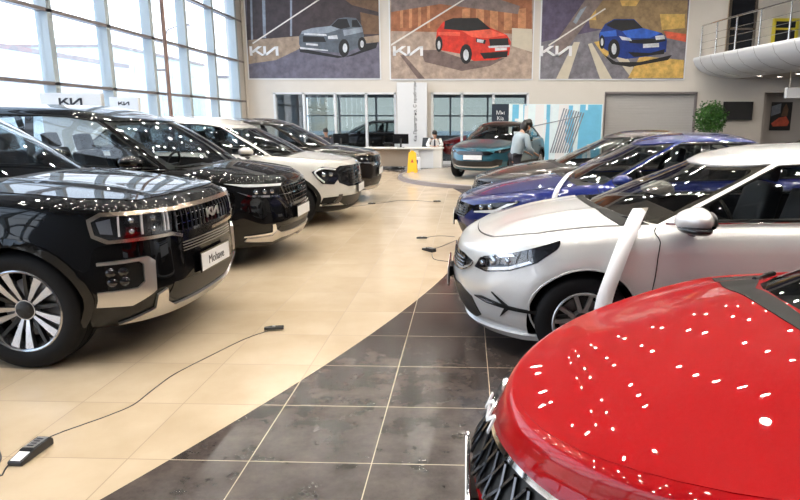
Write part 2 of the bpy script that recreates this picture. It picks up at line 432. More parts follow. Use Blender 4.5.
def car(c, root):
    L, hw = c['L'], c['W']/2; zb = c.get('zb', .2)
    zt = curve(c['zt']); nose = c['nose']                      # nose: list of uf for the nine rings
    P = c['paint']; rr = []
    ra = c['Ra']; uwf, uwr = c['fo'], c['fo']+c['wb']; zw = c['Rw']
    F = [None, None, None, 0, .35, .62, .8, .93, 1.]
    dw = c.get('dw', [.10, .05, .025, .012, 0, .004, .02, .06, .125])
    zl = [zb, zb+.035, zb+.16, .5]
    for k in range(9):
        if k < 4: z = (lambda zz: (lambda u: np.full_like(u, zz)))(zl[k])
        else: z = (lambda f: (lambda u: .5+(zt(u)-.5)*f))(F[k])
        rr.append(dict(z=z, uf=nose[k], ur=L-c.get('tail', [.12, .08, .03, 0, .02, .05, .07, .09, .13])[k], w=hw-dw[k], Lf=c.get('Lf', .9)-(.06 if k > 6 else 0), nf=c.get('nf', 2.7), Lr=.55, nr=3))
    tp = curve([(0, c.get('tf', .965)), (uwf, .99), (uwf+.9, 1.), (uwr-.2, 1.), (L, .93)])
    fl = c.get('flare', .016)
    def deform(G):
        G = G.copy(); u, y, z = G[..., 0], G[..., 1], G[..., 2]
        for uw in (uwf, uwr):
            d = np.hypot(u-uw, z-zw); G[..., 1] += np.where(y > hw*.6, fl*np.exp(-((d-ra-.02)/.09)**2), 0)
        # waist crease and hollow low on the doors
        m = np.exp(-((z-.48)/.13)**2)*np.clip((u-uwf-.45)/.3, 0, 1)*np.clip((uwr-.45-u)/.3, 0, 1); G[..., 1] -= c.get('hollow', .02)*m
        return G
    S = Shell(rr, curve(c['crown']), tp, deform=deform, ridge=c.get('ridge'), T=c.get('T', 44)); S.L = L
    body = obj('body', S.solid(), P, root)
    cut = bmesh.new()
    for uw in (uwf, uwr):
        for sg in (1, -1):
            q = lathe(bmesh.new(), [(0, .62 if c['W'] > 1.85 else .56), (ra, .62 if c['W'] > 1.85 else .56), (ra, hw+.3), (0, hw+.3)], 48, 'y')
            for v in q.verts: v.co = Vector((v.co.x+L/2-uw, v.co.y*sg, v.co.z+zw))
            fixn(q); t = bpy.data.meshes.new('t'); q.to_mesh(t); q.free(); cut.from_mesh(t); bpy.data.meshes.remove(t)
    k1 = obj('cut', cut, 'under'); cb = c['cab']
    zr = curve(cb['zr'])
    wb_, wt_ = cb['wb'], cb['wt']; Lc = cb.get('Lf', .5)
    belt = lambda u: zt(u)-.02
    crr = [dict(z=belt, uf=cb['uf'][0], ur=cb['ur'][0], w=wb_, Lf=Lc, nf=2.6, Lr=cb.get('Lr', .4), nr=2.8),
           dict(z=lambda u: belt(u)*.5+(zr(u)-.05)*.5, uf=cb['uf'][0]*.5+cb['uf'][1]*.5-.035, ur=(cb['ur'][0]+cb['ur'][1])/2+.04, w=(wb_+wt_)/2+.018, Lf=Lc-.04, nf=2.6, Lr=cb.get('Lr', .4), nr=2.8),
           dict(z=lambda u: zr(u)-.045, uf=cb['uf'][1], ur=cb['ur'][1], w=wt_, Lf=Lc-.08, nf=2.6, Lr=cb.get('Lr', .4), nr=2.8),
           dict(z=lambda u: zr(u)-.012, uf=cb['uf'][1]+.07, ur=cb['ur'][1]-.06, w=wt_-.05, Lf=Lc-.08, nf=2.6, Lr=cb.get('Lr', .4), nr=2.8),
           dict(z=lambda u: zr(u), uf=cb['uf'][1]+.16, ur=cb['ur'][1]-.12, w=wt_-.10, Lf=Lc-.1, nf=2.6, Lr=cb.get('Lr', .4), nr=2.8)]
    K = Shell(crr, lambda u: np.full_like(u, cb.get('crown', .045)), curve([(0, 1), (cb['uf'][0]+.6, 1.), (L*.62, .99), (L, .93)]), NS=(26, 50, 18), T=24, V=8); K.L = L
    # cabin hollow
    bm = bmesh.new(); row = K.G[0]; pts = [(u, y) for u, y in zip(row[::4, 0], row[::4, 1])]
    um = (row[0, 0]+row[-1, 0])/2; pts = [(um+(u-um)*.955, y*.93) for u, y in pts]; full = pts+[(u, -y) for u, y in reversed(pts[1:-1])]
    prism(bm, [(L/2-u, y) for u, y in full], lambda x, y, d: (x, y, .46+d), 1.3); fixn(bm)
    k2 = obj('cut2', bm, 'interior')
    boolean(body, [k1, k2])
    # ---- glass and roof frame
    ks, kt = 6.5, .95; f1 = {sg: K.st(sg, ks, kt) for sg in (1, -1)}
    t2 = K.tk[2]; tw1 = t2*.985; tw0 = .03
    sA = cb.get('sA', .208); sB = sA+.022
    def S_(q): return [(a*ks, b*kt) for a, b in q]
    a0 = cb['dlo']                                              # [(u,z) ...] rear part of the side glass outline, bottom to top
    rear = [K.inv(u, z) for u, z in a0]
    tb, tt = cb.get('tb', .07), t2*cb.get('tt', .93)
    low = [(x, tb) for x in np.linspace(sB, rear[0][0], 14)]; hi = [(x, tt) for x in np.linspace(rear[-1][0], sB+cb.get('dA', .0), 14)]
    dlo = low+rear[1:-1]+hi
    dlo = rnd(S_(dlo), .03, 3)
    wsx = [(0, tw0), (sA*.6, tw0), (sA-.004, tw0), (sA-.006, tw1), (sA*.6, tw1), (0, tw1)]
    sR = cb.get('sR', .86); wr = [(1, tw1), (sR+.02, tw1), (sR, .12), (1, .12)]
    outer = [(0, tw1), (0, 2), (1, 2), (1, tw1), (sR+.02, tw1), (sR, .12), (1, .12), (1, 0), (0, 0), (0, tw0), (sA, tw0), (sA-.002, tw1)]
    for sg in (1, -1):
        patch('roof' if sg > 0 else 'roof', cb.get('roofm', P), root, f1[sg], S_(outer), .012, [dlo], .075, 0.0)
    # one windshield over both halves: signed s
    def both(off_sg=None):
        g1, g2 = f1[1], f1[-1]
        def f(Q):
            Q = np.asarray(Q, float); A, Bn = g1(np.abs(Q)*np.array([1, 1])); A2, B2 = g2(np.abs(Q)); k = (Q[:, 0] >= 0)[:, None]
            return np.where(k, A, A2), np.where(k, Bn, B2)
        return f
    wb2 = both()
    wsp = S_([(-sA+.002, tw0), (sA-.002, tw0), (sA-.004, tw1), (-sA+.004, tw1)])
    ws = patch('windshield', cb.get('glass', 'car_glass'), root, wb2, wsp, .004, (), .08, .003)
    fr = S_([(-sA+.018, tw0+.07), (sA-.018, tw0+.07), (sA-.017, tw1-.05), (-sA+.017, tw1-.05)])
    patch('windshield_border', 'frit', ws, wb2, wsp, .0025, [rnd(fr, .12, 5)], .09, .002)
    bmw = bmesh.new()
    for (s0, t0, s1, t1) in ((-.19, .05, -.045, .075), (-.03, .045, .15, .07)):
        Q = np.array(S_([(s0+(s1-s0)*i/8, t0+(t1-t0)*i/8) for i in range(9)])); p_, n_ = wb2(Q); tube(bmw, p_+n_*.022, .011, 6)
        Q = np.array(S_([(s0, -.02+.05), (s0+.05, (t0+t1)/2)])); p_, n_ = wb2(Q); tube(bmw, [p_[0]+n_[0]*.0, p_[1]+n_[1]*.035], .009, 6)
    obj('wiper', bmw, 'black_plastic', ws, 60)
    for sg in (1, -1):
        patch('side_window', cb.get('sglass', 'car_glass'), root, f1[sg], dlo, .002, (), .09, .001)
        Q = np.array(dlo); p_, n_ = f1[sg](Q)
        bm = bmesh.new(); tube(bm, p_+n_*.012, .010, 6, closed=True); obj('window_seal', bm, 'black_plastic', root, 60)
        if cb.get('chrome'):
            n0 = 14 if cb['chrome'] == 'low' else len(dlo)
            if cb['chrome'] == 'low': Q = np.array(S_([(x, tb-.03) for x in np.linspace(sB-.01, rear[0][0]+.01, 26)]))
            else: Q = np.array(S_([(sB-.005, tb)]+[(sB-.005+cb.get('dA', 0)*i/4, tb+(tt+.035-tb)*i/4) for i in range(1, 4)]+[(x, tt+.035) for x in np.linspace(sB+cb.get('dA', 0)+.005, rear[-1][0]+.02, 26)]))
            p_, n_ = f1[sg](Q); bm = bmesh.new(); tube(bm, p_+n_*.016, .009, 6, closed=False); obj('chrome_trim', bm, 'chrome', root, 60)
        for ub in cb['pillars']:
            u0, w0 = ub; zl_, zh_ = float(belt(np.array([u0]))[0])+.05, float(zr(np.array([u0]))[0])-.06
            q = [K.inv(u0, zl_), K.inv(u0+w0, zl_), K.inv(u0+w0+.05, (zl_+zh_)/2), K.inv(u0+w0+.07, zh_), K.inv(u0+.07, zh_), K.inv(u0+.05, (zl_+zh_)/2)]
            patch('door_pillar', 'gloss_black', root, f1[sg], S_(q), .007, (), .09, .0)
    patch('rear_window', 'car_glass', root, f1[1], S_(wr), .003, (), .1, .001); patch('rear_window', 'car_glass', root, f1[-1], S_(wr), .003, (), .1, .001)
    # ---- bonnet and shut lines
    hf = S.cap(); uh0, uh1 = c['hood']; hwid = c.get('hoodw', .74)
    nf_ = S.NSn[0]+1; ft = (lambda y: uh0+c.get('hoodc', .22)*abs(y/hwid)**2.4) if not c.get('hoodfit') else (lambda y: float(np.interp(abs(y), S.ytop[:nf_], S.utop[:nf_]))+.016)
    yy = np.linspace(-hwid, hwid, 25); hp = [(ft(y), y) for y in yy]; bk = lambda y: uh1+.10*(abs(y)/hwid)**2
    e1 = hwid+c.get('hoodflare', .04)
    hp += [((ft(hwid)*.7+uh1*.3), hwid+(e1-hwid)*.4), (bk(e1), e1)]+[(bk(y), y) for y in yy[::-1]]+[((ft(hwid)*.7+uh1*.3), -hwid-(e1-hwid)*.4)]
    ys = lambda u: float(np.interp(u, S.utop, S.ytop))-.006
    hp = [(u, max(-ys(u), min(ys(u), y))) for u, y in hp]
    big = [(u+(-.008 if i < 25 else .008), y*1.012) for i, (u, y) in enumerate(hp)]; big = [(u, max(-ys(u)-.004, min(ys(u)+.004, y))) for u, y in big]
    if not c.get('hoodfit'): patch('bonnet_gap', 'gap', root, hf, big, .0012, (), .07, 0)
    patch('bonnet', P, root, hf, hp, .006 if not c.get('hoodfit') else .0025, (), .04, 0)
    cow = [(bk(y)+.012, y) for y in np.linspace(-e1, e1, 15)]+[(cb['uf'][0]+.30+.02, e1), (cb['uf'][0]+.10, .4), (cb['uf'][0]+.06, 0), (cb['uf'][0]+.10, -.4), (cb['uf'][0]+.32, -e1)]
    cow = [(u, max(-ys(u), min(ys(u), y))) for u, y in cow]
    patch('cowl_panel', 'black_plastic', root, hf, cow, .003, (), .07, 0)
    # ---- door shut lines, handles, sills
    for sg in (1, -1):
        sd = S.side(sg)
        for line in c['doors']:
            q = np.array(smoothline(line, 8)); p_, n_ = sd(q); bm = bmesh.new(); tube(bm, p_+n_*.0005, .0035, 6); obj('door_gap', bm, 'gap', root, 60)
        for (u, z) in c['handles']:
            q = np.array([(u-.10+.02*i, z) for i in range(11)]); p_, n_ = sd(q)
            hgt = [.004, .022, .032, .036, .038, .038, .038, .036, .032, .022, .004]; bm = bmesh.new(); tube(bm, [p_[i]+n_[i]*hgt[i] for i in range(11)], [.009]+[.013]*9+[.009], 8); obj('door_handle', bm, c.get('handlem', P), root, 60)
        if c.get('clad'):
            for uw in (uwf, uwr):
                ro = ra+c['clad']; an = [math.radians(a) for a in range(-14, 195, 9)]
                q = [(uw+ro*math.cos(a), zw+ro*math.sin(a)) for a in an if zw+ro*math.sin(a) > zb+.03]+[(uw+(ra-.004)*math.cos(a), zw+(ra-.004)*math.sin(a)) for a in reversed(an) if zw+(ra)*math.sin(a) > zb+.02]
                patch('wheel_arch_trim', c.get('cladm', 'black_plastic'), root, sd, q, .014, (), .05, -.01)
            q = [(uwf+ra, zb+.03), (uwr-ra, zb+.03), (uwr-ra-.03, zb+.2), (uwf+ra+.03, zb+.2)]
            patch('sill_trim', c.get('cladm', 'black_plastic'), root, sd, q, .012, (), .08, 0)
        else:
            an = [math.radians(a) for a in range(-20, 201, 8)]
            q = np.array([(uw_, z_) for uw_, z_ in [(uwf+(ra+.004)*math.cos(a), zw+(ra+.004)*math.sin(a)) for a in an] if z_ > zb+.03]); p_, n_ = sd(q)
            bm = bmesh.new(); tube(bm, p_+n_*.001, .007, 6); obj('wheel_arch_lip', bm, P, root, 60)
    # ---- front details, given in (a, z)
    W = {1: S.wall(1), -1: S.wall(-1)}; Wc = S.wall(None); made = {}
    for it in c['front']:
        kind = it[0]
        if kind == 'patch':                                     # name, material, off, poly, mode, parent, sp
            _, nm, m, off, poly, mode, par = it[:7]; sp = it[7] if len(it) > 7 else .03
            if mode == 'sym': made[nm, 0] = patch(nm, m, made.get((par, 0), root), Wc, sym(poly), off, (), sp, 0)
            elif mode == 'near' or mode == 'both':
                for sg in ((1, -1) if mode == 'both' else (c['near'],)): made[nm, sg] = patch(nm, m, made.get((par, sg), made.get((par, 0), root)), W[sg], poly, off, (), sp, 0)
        elif kind == 'tube':
            _, nm, m, r, off, line, mode, par = it[:8]
            for sg in ((0,) if mode == 'sym' else (1, -1)):
                q = smoothline(line, 6) if len(line) > 2 else [tuple(np.array(line[0])*(1-t)+np.array(line[1])*t) for t in np.linspace(0, 1, 9)]
                if mode == 'sym': q = [(-a, z) for a, z in reversed(q)]+[(a, z) for a, z in q if a > 1e-4]
                p_, n_ = (Wc if sg == 0 else W[sg])(np.array(q)); bm = bmesh.new(); tube(bm, p_+n_*off, r, 6); made[nm, sg] = obj(nm, bm, m, made.get((par, sg), made.get((par, 0), root)), 60)
        elif kind == 'lens':                                    # small round projector
            _, nm, m, a, z, r, off, par = it
            for sg in (1, -1):
                p_, n_ = W[sg](np.array([(a, z)])); bm = bmesh.new(); lathe(bm, [(r*1.15, -.01), (r*1.15, .004), (r, .006), (r*.8, .006+r*.22), (r*.45, .006+r*.38), (0, .006+r*.44)], 16, 'z')
                q = Vector(n_[0]).to_track_quat('Z', 'Y').to_matrix().to_4x4(); q.translation = Vector(p_[0]+n_[0]*off); bmesh.ops.transform(bm, matrix=q, verts=bm.verts)
                obj(nm, bm, m, made.get((par, sg), root), 60)
        elif kind == 'slats':                                   # vertical or horizontal bars inside a symmetric grille
            _, nm, m, r, off, lines, par = it
            bm = bmesh.new()
            for ln in lines:
                for sg in (1, -1):
                    if sg < 0 and abs(ln[0][0]) < 1e-4 and abs(ln[-1][0]) < 1e-4: continue
                    q = np.array([np.array(ln[0])*(1-t)+np.array(ln[1])*t for t in np.linspace(0, 1, 7)]); p_, n_ = W[sg](q); tube(bm, p_+n_*off, r, 5)
            obj(nm, bm, m, made.get((par, 0), root), 40)
        elif kind == 'plate':
            _, z, off, txt, m, wd, ht = it
            p_, n_ = Wc(np.array([(0.0001, z)])); x = p_[0][0]+off
            bm = bmesh.new(); box(bm, x-.012, x, -wd/2-.012, wd/2+.012, z-ht/2-.012, z+ht/2+.012); pf = obj('plate_holder', bm, 'gloss_black', root, bevel=.003)
            bm = bmesh.new(); box(bm, x, x+.004, -wd/2, wd/2, z-ht/2, z+ht/2); obj('licence_plate', bm, m, pf)
            bm = bmesh.new(); box(bm, x-.2, x-.012, -.1, .1, z-.04, z+.04); obj('plate_bracket', bm, 'black_plastic', pf)
            if txt: text('plate_text', txt, it[6]*.72, 'ink', pf, (x+.0055, 0, z-.005), (PI/2, 0, PI/2), .0008)
        elif kind == 'logo':
            _, a, z, off, wd, m = it
            p_, n_ = Wc(np.array([(0.0001, z)])); th = math.atan2(n_[0][2], n_[0][0]); ct, st_ = math.cos(th), math.sin(th); p0 = p_[0]
            bm = logo_bm(wd, lambda x, y, d: (p0[0]+ct*(off+d)-st_*y, x, p0[2]+st_*(off+d)+ct*y), .006); obj('badge', bm, m, root)
    # ---- wheels
    wd = wheel_meshes(c['wstyle'], c['Rw'], c['tw'], c['rr'], c.get('rimm', 'rim_silver'))
    for uw in (uwf, uwr):
        for sg in (1, -1): put_wheel(root, L/2-uw, sg*(hw-c['tw']/2-.03), c['Rw'], sg, wd)
    # ---- mirrors
    if c.get('mirror'):
        um, zm = c['mirror']; ms = c.get('ms', 1.)
        for sg in (1, -1):
            fold = c.get('fold') or (.04 if c.get('farfold') == sg else None); bm = bmesh.new(); bmesh.ops.create_uvsphere(bm, u_segments=20, v_segments=12, radius=1)
            for v in bm.verts:
                x, y, z = v.co; e = abs(x)**1.0
                v.co = Vector((x*.125*(1-.15*y*sg) if x > 0 else x*.06, y*.135, z*(.072-.014*y*sg)+.012*y*sg))
            o = obj('mirror', bm, c.get('mirrorm', P), root, 80, (L/2-um-(.30 if c.get('farfold') == sg else 0), sg*(hw+(fold or .10)-(.10 if fold else 0)), zm)); o.scale = (ms, ms, ms)
            if fold: o.rotation_euler = (0, 0, -sg*1.25)
            bm = bmesh.new(); bmesh.ops.create_uvsphere(bm, u_segments=20, v_segments=12, radius=1)
            for v in bm.verts: v.co = Vector((v.co.x*(.115 if v.co.x > 0 else .06), v.co.y*.132, v.co.z*.036-.044))
            obj('mirror_base', bm, 'gloss_black', o, 80)
            bm = bmesh.new(); tube(bm, [(.0, -.06*sg, -.07), (-.01, -.14*sg, -.085), (-.02, -.22*sg, -.10)], [.03, .028, .035], 8); obj('mirror_stalk', bm, 'black_plastic', o, 60)
            bm = bmesh.new(); lathe(bm, [(0, -.061), (.9, -.061)], 20, 'x')
            for v in bm.verts: v.co = Vector((v.co.x, v.co.y*.11, v.co.z*.055))
            obj('mirror_glass', bm, 'chrome', o)
    # ---- cabin interior
    uc = cb['uf'][0]; zc = float(zt(np.array([uc+.5]))[0]); wi = wb_*.86
    bm = bmesh.new(); prism(bm, [(uc+.16, zc-.07), (uc+.55, zc-.06), (uc+.72, zc-.02), (uc+.78, zc-.08), (uc+.76, zc-.34), (uc+.16, zc-.45)], lambda u, z, d: (L/2-u, -wi+d, z), 2*wi); fixn(bm)
    db = obj('dashboard', bm, 'interior', root, bevel=.02)
    lhd = 1
    bm = bmesh.new(); bmesh.ops.create_circle(bm, segments=8, radius=.001); bm.clear()
    tube(bm, [(0, .175*math.cos(t), .175*math.sin(t)) for t in np.linspace(0, 2*PI, 25)[:-1]], .014, 6, closed=True); tube(bm, [(0, -.17, 0), (0, .17, 0)], .018, 6); tube(bm, [(0, 0, 0), (0, 0, -.17)], .016, 6)
    obj('steering_wheel', bm, 'black_plastic', db, 60, (L/2-(uc+.95), .37*lhd, zc-.03), (0, math.radians(22), 0))
    sm = c.get('seatm', 'seat_black'); hs = cb.get('seatz', zc)
    for (us, ys_) in ((uc+1.45, .37), (uc+1.45, -.37), (uc+2.35, .38), (uc+2.35, -.38)):
        b = softbox('seat', sm, root, .16, .5, .66, (L/2-us-.05, ys_, hs-.14), (0, math.radians(-14), 0), .88)
        softbox('headrest', sm, b, .10, .26, .19, (0.0, 0, .43), (0, 0, 0), .92)
        softbox('seat_cushion', sm, b, .5, .5, .16, (.28, 0, -.33), (0, math.radians(8), 0), 1.)
    root.location = c['loc']; root.rotation_euler = (0, 0, c['rz'])
    return S, K
# ------------------------------------------------------------------ the cars of the hall
def merge(*ds):
    o = {}
    for d in ds: o.update(d)
    return o
def gsl(n, a0, a1, z0, z1): return [((a0+(a1-a0)*i/(n-1), z0), (a0+(a1-a0)*i/(n-1), z1)) for i in range(n)]
def hsl(zs, a): return [((0, z), (a, z)) for z in zs]

MOHAVE = dict(L=4.93, W=1.93, fo=.90, wb=2.895, Rw=.40, tw=.265, rr=.275, Ra=.445, zb=.25, paint='paint_black', wstyle='petal', rimm='rim_machined', near=-1, flare=.022,
    zt=[(0, 1.04), (.1, 1.075), (.35, 1.11), (1.2, 1.165), (2.5, 1.2), (4.93, 1.17)], crown=[(0, .01), (.25, .03), (1.2, .075), (4.93, .05)], nose=[.16, .10, .03, .0, .01, .015, .02, .045, .11], nf=3.2, Lf=.85,
    dw=[.10, .05, .02, .008, 0, .006, .02, .055, .13], tf=.975,
    ridge=lambda u, y: .016*np.exp(-((np.abs(y)-.50+.10*(1.2-u))/.05)**2)*np.clip((u-.25)*4, 0, 1),
    cab=dict(uf=(1.14, 1.98), ur=(4.82, 4.55), wb=.865, wt=.70, zr=[(1.9, 1.70), (2.5, 1.775), (3.5, 1.79), (4.6, 1.74)], dlo=[(4.35, 1.26), (4.55, 1.45), (4.45, 1.64)], pillars=[(2.62, .09), (3.65, .08)], chrome='low'),
    hood=(.17, 1.12), hoodw=.80, hoodc=.10, hoodflare=.015, doors=[[(1.55, 1.12), (1.53, .8), (1.52, .45)], [(2.68, 1.14), (2.66, .8), (2.66, .42)], [(3.72, 1.14), (3.74, .8), (3.4, .5)]], handles=[(2.52, .98), (3.55, .98)], clad=.05, cladm='paint_black', mirror=(1.86, 1.30), ms=1.1, fold=.11,
    front=[
        ('patch', 'grille', 'gloss_black', .004, [(0, 1.015), (.50, 1.02), (.52, .88), (.42, .84), (0, .83)], 'sym', None, .05),
        ('slats', 'grille_bars', 'dark_chrome', .011, .014, gsl(8, .045, .49, 1.0, .86), 'grille'),
        ('slats', 'grille_bars', 'chrome', .005, .012, [((0, .965), (.48, .965)), ((0, .91), (.48, .91))], 'grille'),
        ('patch', 'headlight', 'lamp_dark', .006, [(.52, 1.025), (.98, 1.03), (1.05, .99), (1.03, .90), (.95, .865), (.54, .865)], 'both', None, .04)] +
        [('patch', 'light_cube', 'dark_chrome', .018, [(a, z), (a+.085, z), (a+.075, z+.05), (a+.01, z+.05)], 'both', 'headlight', .05) for a in (.64, .78) for z in (.89, .96)] +
        [('lens', 'projector_lens', 'lens', a, z, .015, .02, 'headlight') for a in (.682, .822) for z in (.912, .982)] +
        [('patch', 'daytime_light', 'drl', .018, [(a, .885), (a+.012, .885), (a+.012, 1.01), (a, 1.01)], 'both', 'headlight', .05) for a in (.555, .585, .75, .89)] +
        [('patch', 'turn_signal', 'lamp_chrome', .014, [(.93, .90), (1.0, .91), (1.02, .985), (.94, 1.0)], 'both', 'headlight', .05),
        ('patch', 'headlight_lens', 'lamp_glass', .026, [(.525, 1.02), (.98, 1.025), (1.045, .99), (1.025, .90), (.95, .87), (.545, .87)], 'both', 'headlight', .06),
        ('patch', 'grille_surround', 'bronze_chrome', .028, [(0, 1.02), (.5, 1.026), (1.0, 1.037), (1.07, 1.0), (1.05, .89), (.97, .845), (.55, .845), (.45, .815), (0, .80), (0, .822), (.44, .838), (.54, .868), (.955, .868), (1.03, .905), (1.045, .985), (.99, 1.015), (.5, 1.003), (0, .998)], 'sym', None, .03),
        ('patch', 'upper_intake', 'gloss_black', .004, [(0, .775), (.42, .785), (.5, .74), (.42, .70), (0, .69)], 'sym', None, .06),
        ('slats', 'intake_mesh', 'mesh_dots', .004, .008, hsl((.71, .73, .75, .77), .42), 'upper_intake'),
        ('patch', 'lower_intake', 'grille_black', .006, [(0, .50), (.56, .51), (.60, .42), (.5, .37), (0, .36)], 'sym', None, .06),
        ('patch', 'skid_plate', 'satin_silver', .022, [(0, .335), (.52, .343), (.60, .39), (.63, .49), (.70, .46), (.69, .36), (.90, .29), (.60, .29), (0, .285)], 'sym', None, .04),
        ('patch', 'fog_lamp_housing', 'black_plastic', .004, [(.74, .70), (1.0, .71), (1.0, .52), (.76, .50)], 'both', None, .05),
        ('lens', 'fog_lamp', 'lamp_dark', .90, .655, .026, .012, 'fog_lamp_housing'), ('lens', 'fog_lamp', 'lamp_dark', .97, .655, .026, .012, 'fog_lamp_housing'), ('lens', 'fog_lamp', 'lamp_dark', .90, .59, .026, .012, 'fog_lamp_housing'), ('lens', 'fog_lamp', 'lamp_dark', .97, .59, .026, .012, 'fog_lamp_housing'),
        ('patch', 'fog_lamp_trim', 'satin_silver', .03, [(.70, .70), (.74, .735), (1.04, .725), (1.04, .708), (.80, .712), (.775, .69), (.785, .57), (.83, .535), (1.06, .53), (1.06, .44), (.86, .425), (.72, .50)], 'both', None, .03),
        ('logo', 0, .935, .042, .22, 'satin_silver'),
        ('plate', .585, .03, 'Mohave', 'plate_white', .52, .13)])
CARNIVAL = dict(L=5.155, W=1.995, fo=.94, wb=3.09, Rw=.36, tw=.24, rr=.245, Ra=.40, zb=.22, paint='paint_black', wstyle='multi', near=-1,
    zt=[(0, .945), (.1, .99), (.4, 1.045), (1.1, 1.10), (2.5, 1.13), (5.15, 1.12)], crown=[(0, .01), (.25, .04), (1.2, .08), (4.93, .05)], nose=[.16, .10, .03, .0, .015, .03, .045, .075, .14], nf=2.9, Lf=.9,
    cab=dict(uf=(.80, 1.66), ur=(5.02, 4.75), wb=.90, wt=.74, zr=[(1.9, 1.66), (2.4, 1.745), (3.5, 1.765), (4.9, 1.70)], dlo=[(4.6, 1.20), (4.8, 1.40), (4.7, 1.6)], pillars=[(2.62, .09), (3.85, .09)], chrome='low', Lf=.6, tb=.05),
    hood=(.19, .80), hoodw=.80, hoodc=.14, hoodflare=.01, doors=[[(1.50, 1.07), (1.46, .8), (1.44, .3)], [(2.72, 1.08), (2.7, .8), (2.7, .3)], [(3.95, 1.08), (3.97, .8), (3.8, .35)]], handles=[(2.55, .95), (2.95, .95)], mirror=(1.50, 1.19), ms=1.15,
    front=[
        ('patch', 'grille', 'gloss_black', .004, [(0, .90), (.50, .905), (.60, .80), (.44, .67), (0, .655)], 'sym', None, .05),
        ('slats', 'grille_bars', 'dark_chrome', .008, .012, [((.04+.08*i, .89), (.0+.07*i, .69)) for i in range(7)], 'grille'),
        ('slats', 'grille_bars', 'dark_chrome', .008, .012, hsl((.72, .77, .82, .87), .45), 'grille'),
        ('patch', 'headlight', 'lamp_dark', .006, [(.52, .895), (.98, .91), (1.18, .93), (1.10, .88), (.95, .83), (.60, .805)], 'both', None, .04),
        ('patch', 'daytime_light', 'drl', .016, [(.50, .925), (.98, .945), (1.2, .96), (1.0, .92), (.52, .902)], 'both', 'headlight', .04),
        ('lens', 'projector_lens', 'lens', .68, .855, .022, .014, 'headlight'), ('lens', 'projector_lens', 'lens', .78, .858, .022, .014, 'headlight'), ('lens', 'projector_lens', 'lens', .88, .862, .022, .014, 'headlight'),
        ('patch', 'grille_surround', 'chrome', .016, [(.62, .80), (.46, .64), (0, .625), (0, .645), (.44, .66), (.59, .81)], 'sym', None, .03),
        ('patch', 'headlight_chrome', 'chrome', .016, [(.60, .805), (.95, .83), (1.08, .872), (.95, .812), (.62, .785)], 'both', None, .03),
        ('patch', 'lower_intake', 'grille_black', .006, [(0, .44), (.60, .45), (.66, .39), (.5, .34), (0, .33)], 'sym', None, .06),
        ('patch', 'bumper_trim', 'satin_silver', .02, [(.58, .38), (.66, .42), (.72, .36), (1.0, .36), (1.02, .325), (.68, .29), (0, .265), (0, .31), (.55, .32)], 'sym', None, .03),
        ('patch', 'bumper_trim', 'chrome', .016, [(.66, .40), (.70, .49), (.74, .49), (.72, .40), (1.04, .385), (1.04, .37), (.68, .37)], 'both', None, .03),
        ('logo', 0, .83, .026, .20, 'dark_chrome'),
        ('plate', .57, .03, None, 'plate_white', .52, .12)])
SPORTAGE = dict(L=4.66, W=1.865, fo=.90, wb=2.755, Rw=.355, tw=.24, rr=.235, Ra=.40, zb=.23, paint='paint_white', wstyle='twin', near=-1,
    zt=[(0, .95), (.1, 1.0), (.4, 1.03), (1.2, 1.09), (2.5, 1.14), (4.66, 1.17)], crown=[(0, .01), (.25, .03), (1.2, .065), (4.93, .05)], nose=[.16, .10, .03, .0, .01, .02, .03, .05, .12], nf=2.8, Lf=.9,
    cab=dict(uf=(.88, 1.78), ur=(4.55, 4.1), wb=.83, wt=.64, zr=[(1.9, 1.56), (2.4, 1.635), (3.2, 1.65), (4.3, 1.58)], dlo=[(3.95, 1.24), (4.05, 1.3), (3.8, 1.52)], pillars=[(2.55, .09)], chrome='low'),
    hood=(.17, .88), hoodw=.74, hoodc=.14, doors=[[(1.52, 1.02), (1.50, .8), (1.50, .4)], [(2.60, 1.1), (2.58, .8), (2.6, .4)]], handles=[(2.42, .93), (3.4, .97)], clad=.055, mirror=(1.55, 1.17),
    front=[
        ('patch', 'grille', 'gloss_black', .005, [(0, .935), (.45, .94), (.70, .94), (.82, .88), (.74, .68), (.55, .61), (0, .60)], 'sym', None, .05),
        ('slats', 'grille_bars', 'dark_chrome', .006, .010, hsl((.65, .70, .75, .80, .85, .90), .6), 'grille'),
        ('patch', 'headlight', 'lamp_dark', .012, [(.72, .90), (1.0, .935), (1.17, .86), (1.03, .68), (.84, .66), (.76, .74)], 'both', None, .03),
        ('tube', 'daytime_light', 'drl', .016, .026, [(.80, .885), (.92, .905), (1.02, .90), (1.12, .85), (1.06, .76), (.99, .70)], 'both', 'headlight'),
        ('lens', 'projector_lens', 'lens', .88, .82, .03, .02, 'headlight'), ('lens', 'projector_lens', 'lens', .99, .82, .03, .02, 'headlight'),
        
        ('patch', 'lower_intake', 'grille_black', .006, [(0, .46), (.70, .47), (.78, .40), (.6, .32), (0, .31)], 'sym', None, .06),
        ('patch', 'bumper_blade', 'dark_chrome', .02, [(.70, .50), (.76, .50), (.82, .38), (1.0, .35), (1.0, .33), (.74, .36)], 'both', None, .03),
        ('patch', 'corner_intake', 'black_plastic', .008, [(.78, .47), (1.02, .46), (1.04, .36), (.84, .37)], 'both', None, .04),
        ('patch', 'bumper_skirt', 'black_plastic', .012, [(0, .30), (.8, .32), (1.25, .33), (1.25, .235), (0, .235)], 'sym', None, .04),
        ('logo', 0, .955, .02, .18, 'chrome'),
        ('plate', .555, .03, None, 'plate_white', .52, .12)])
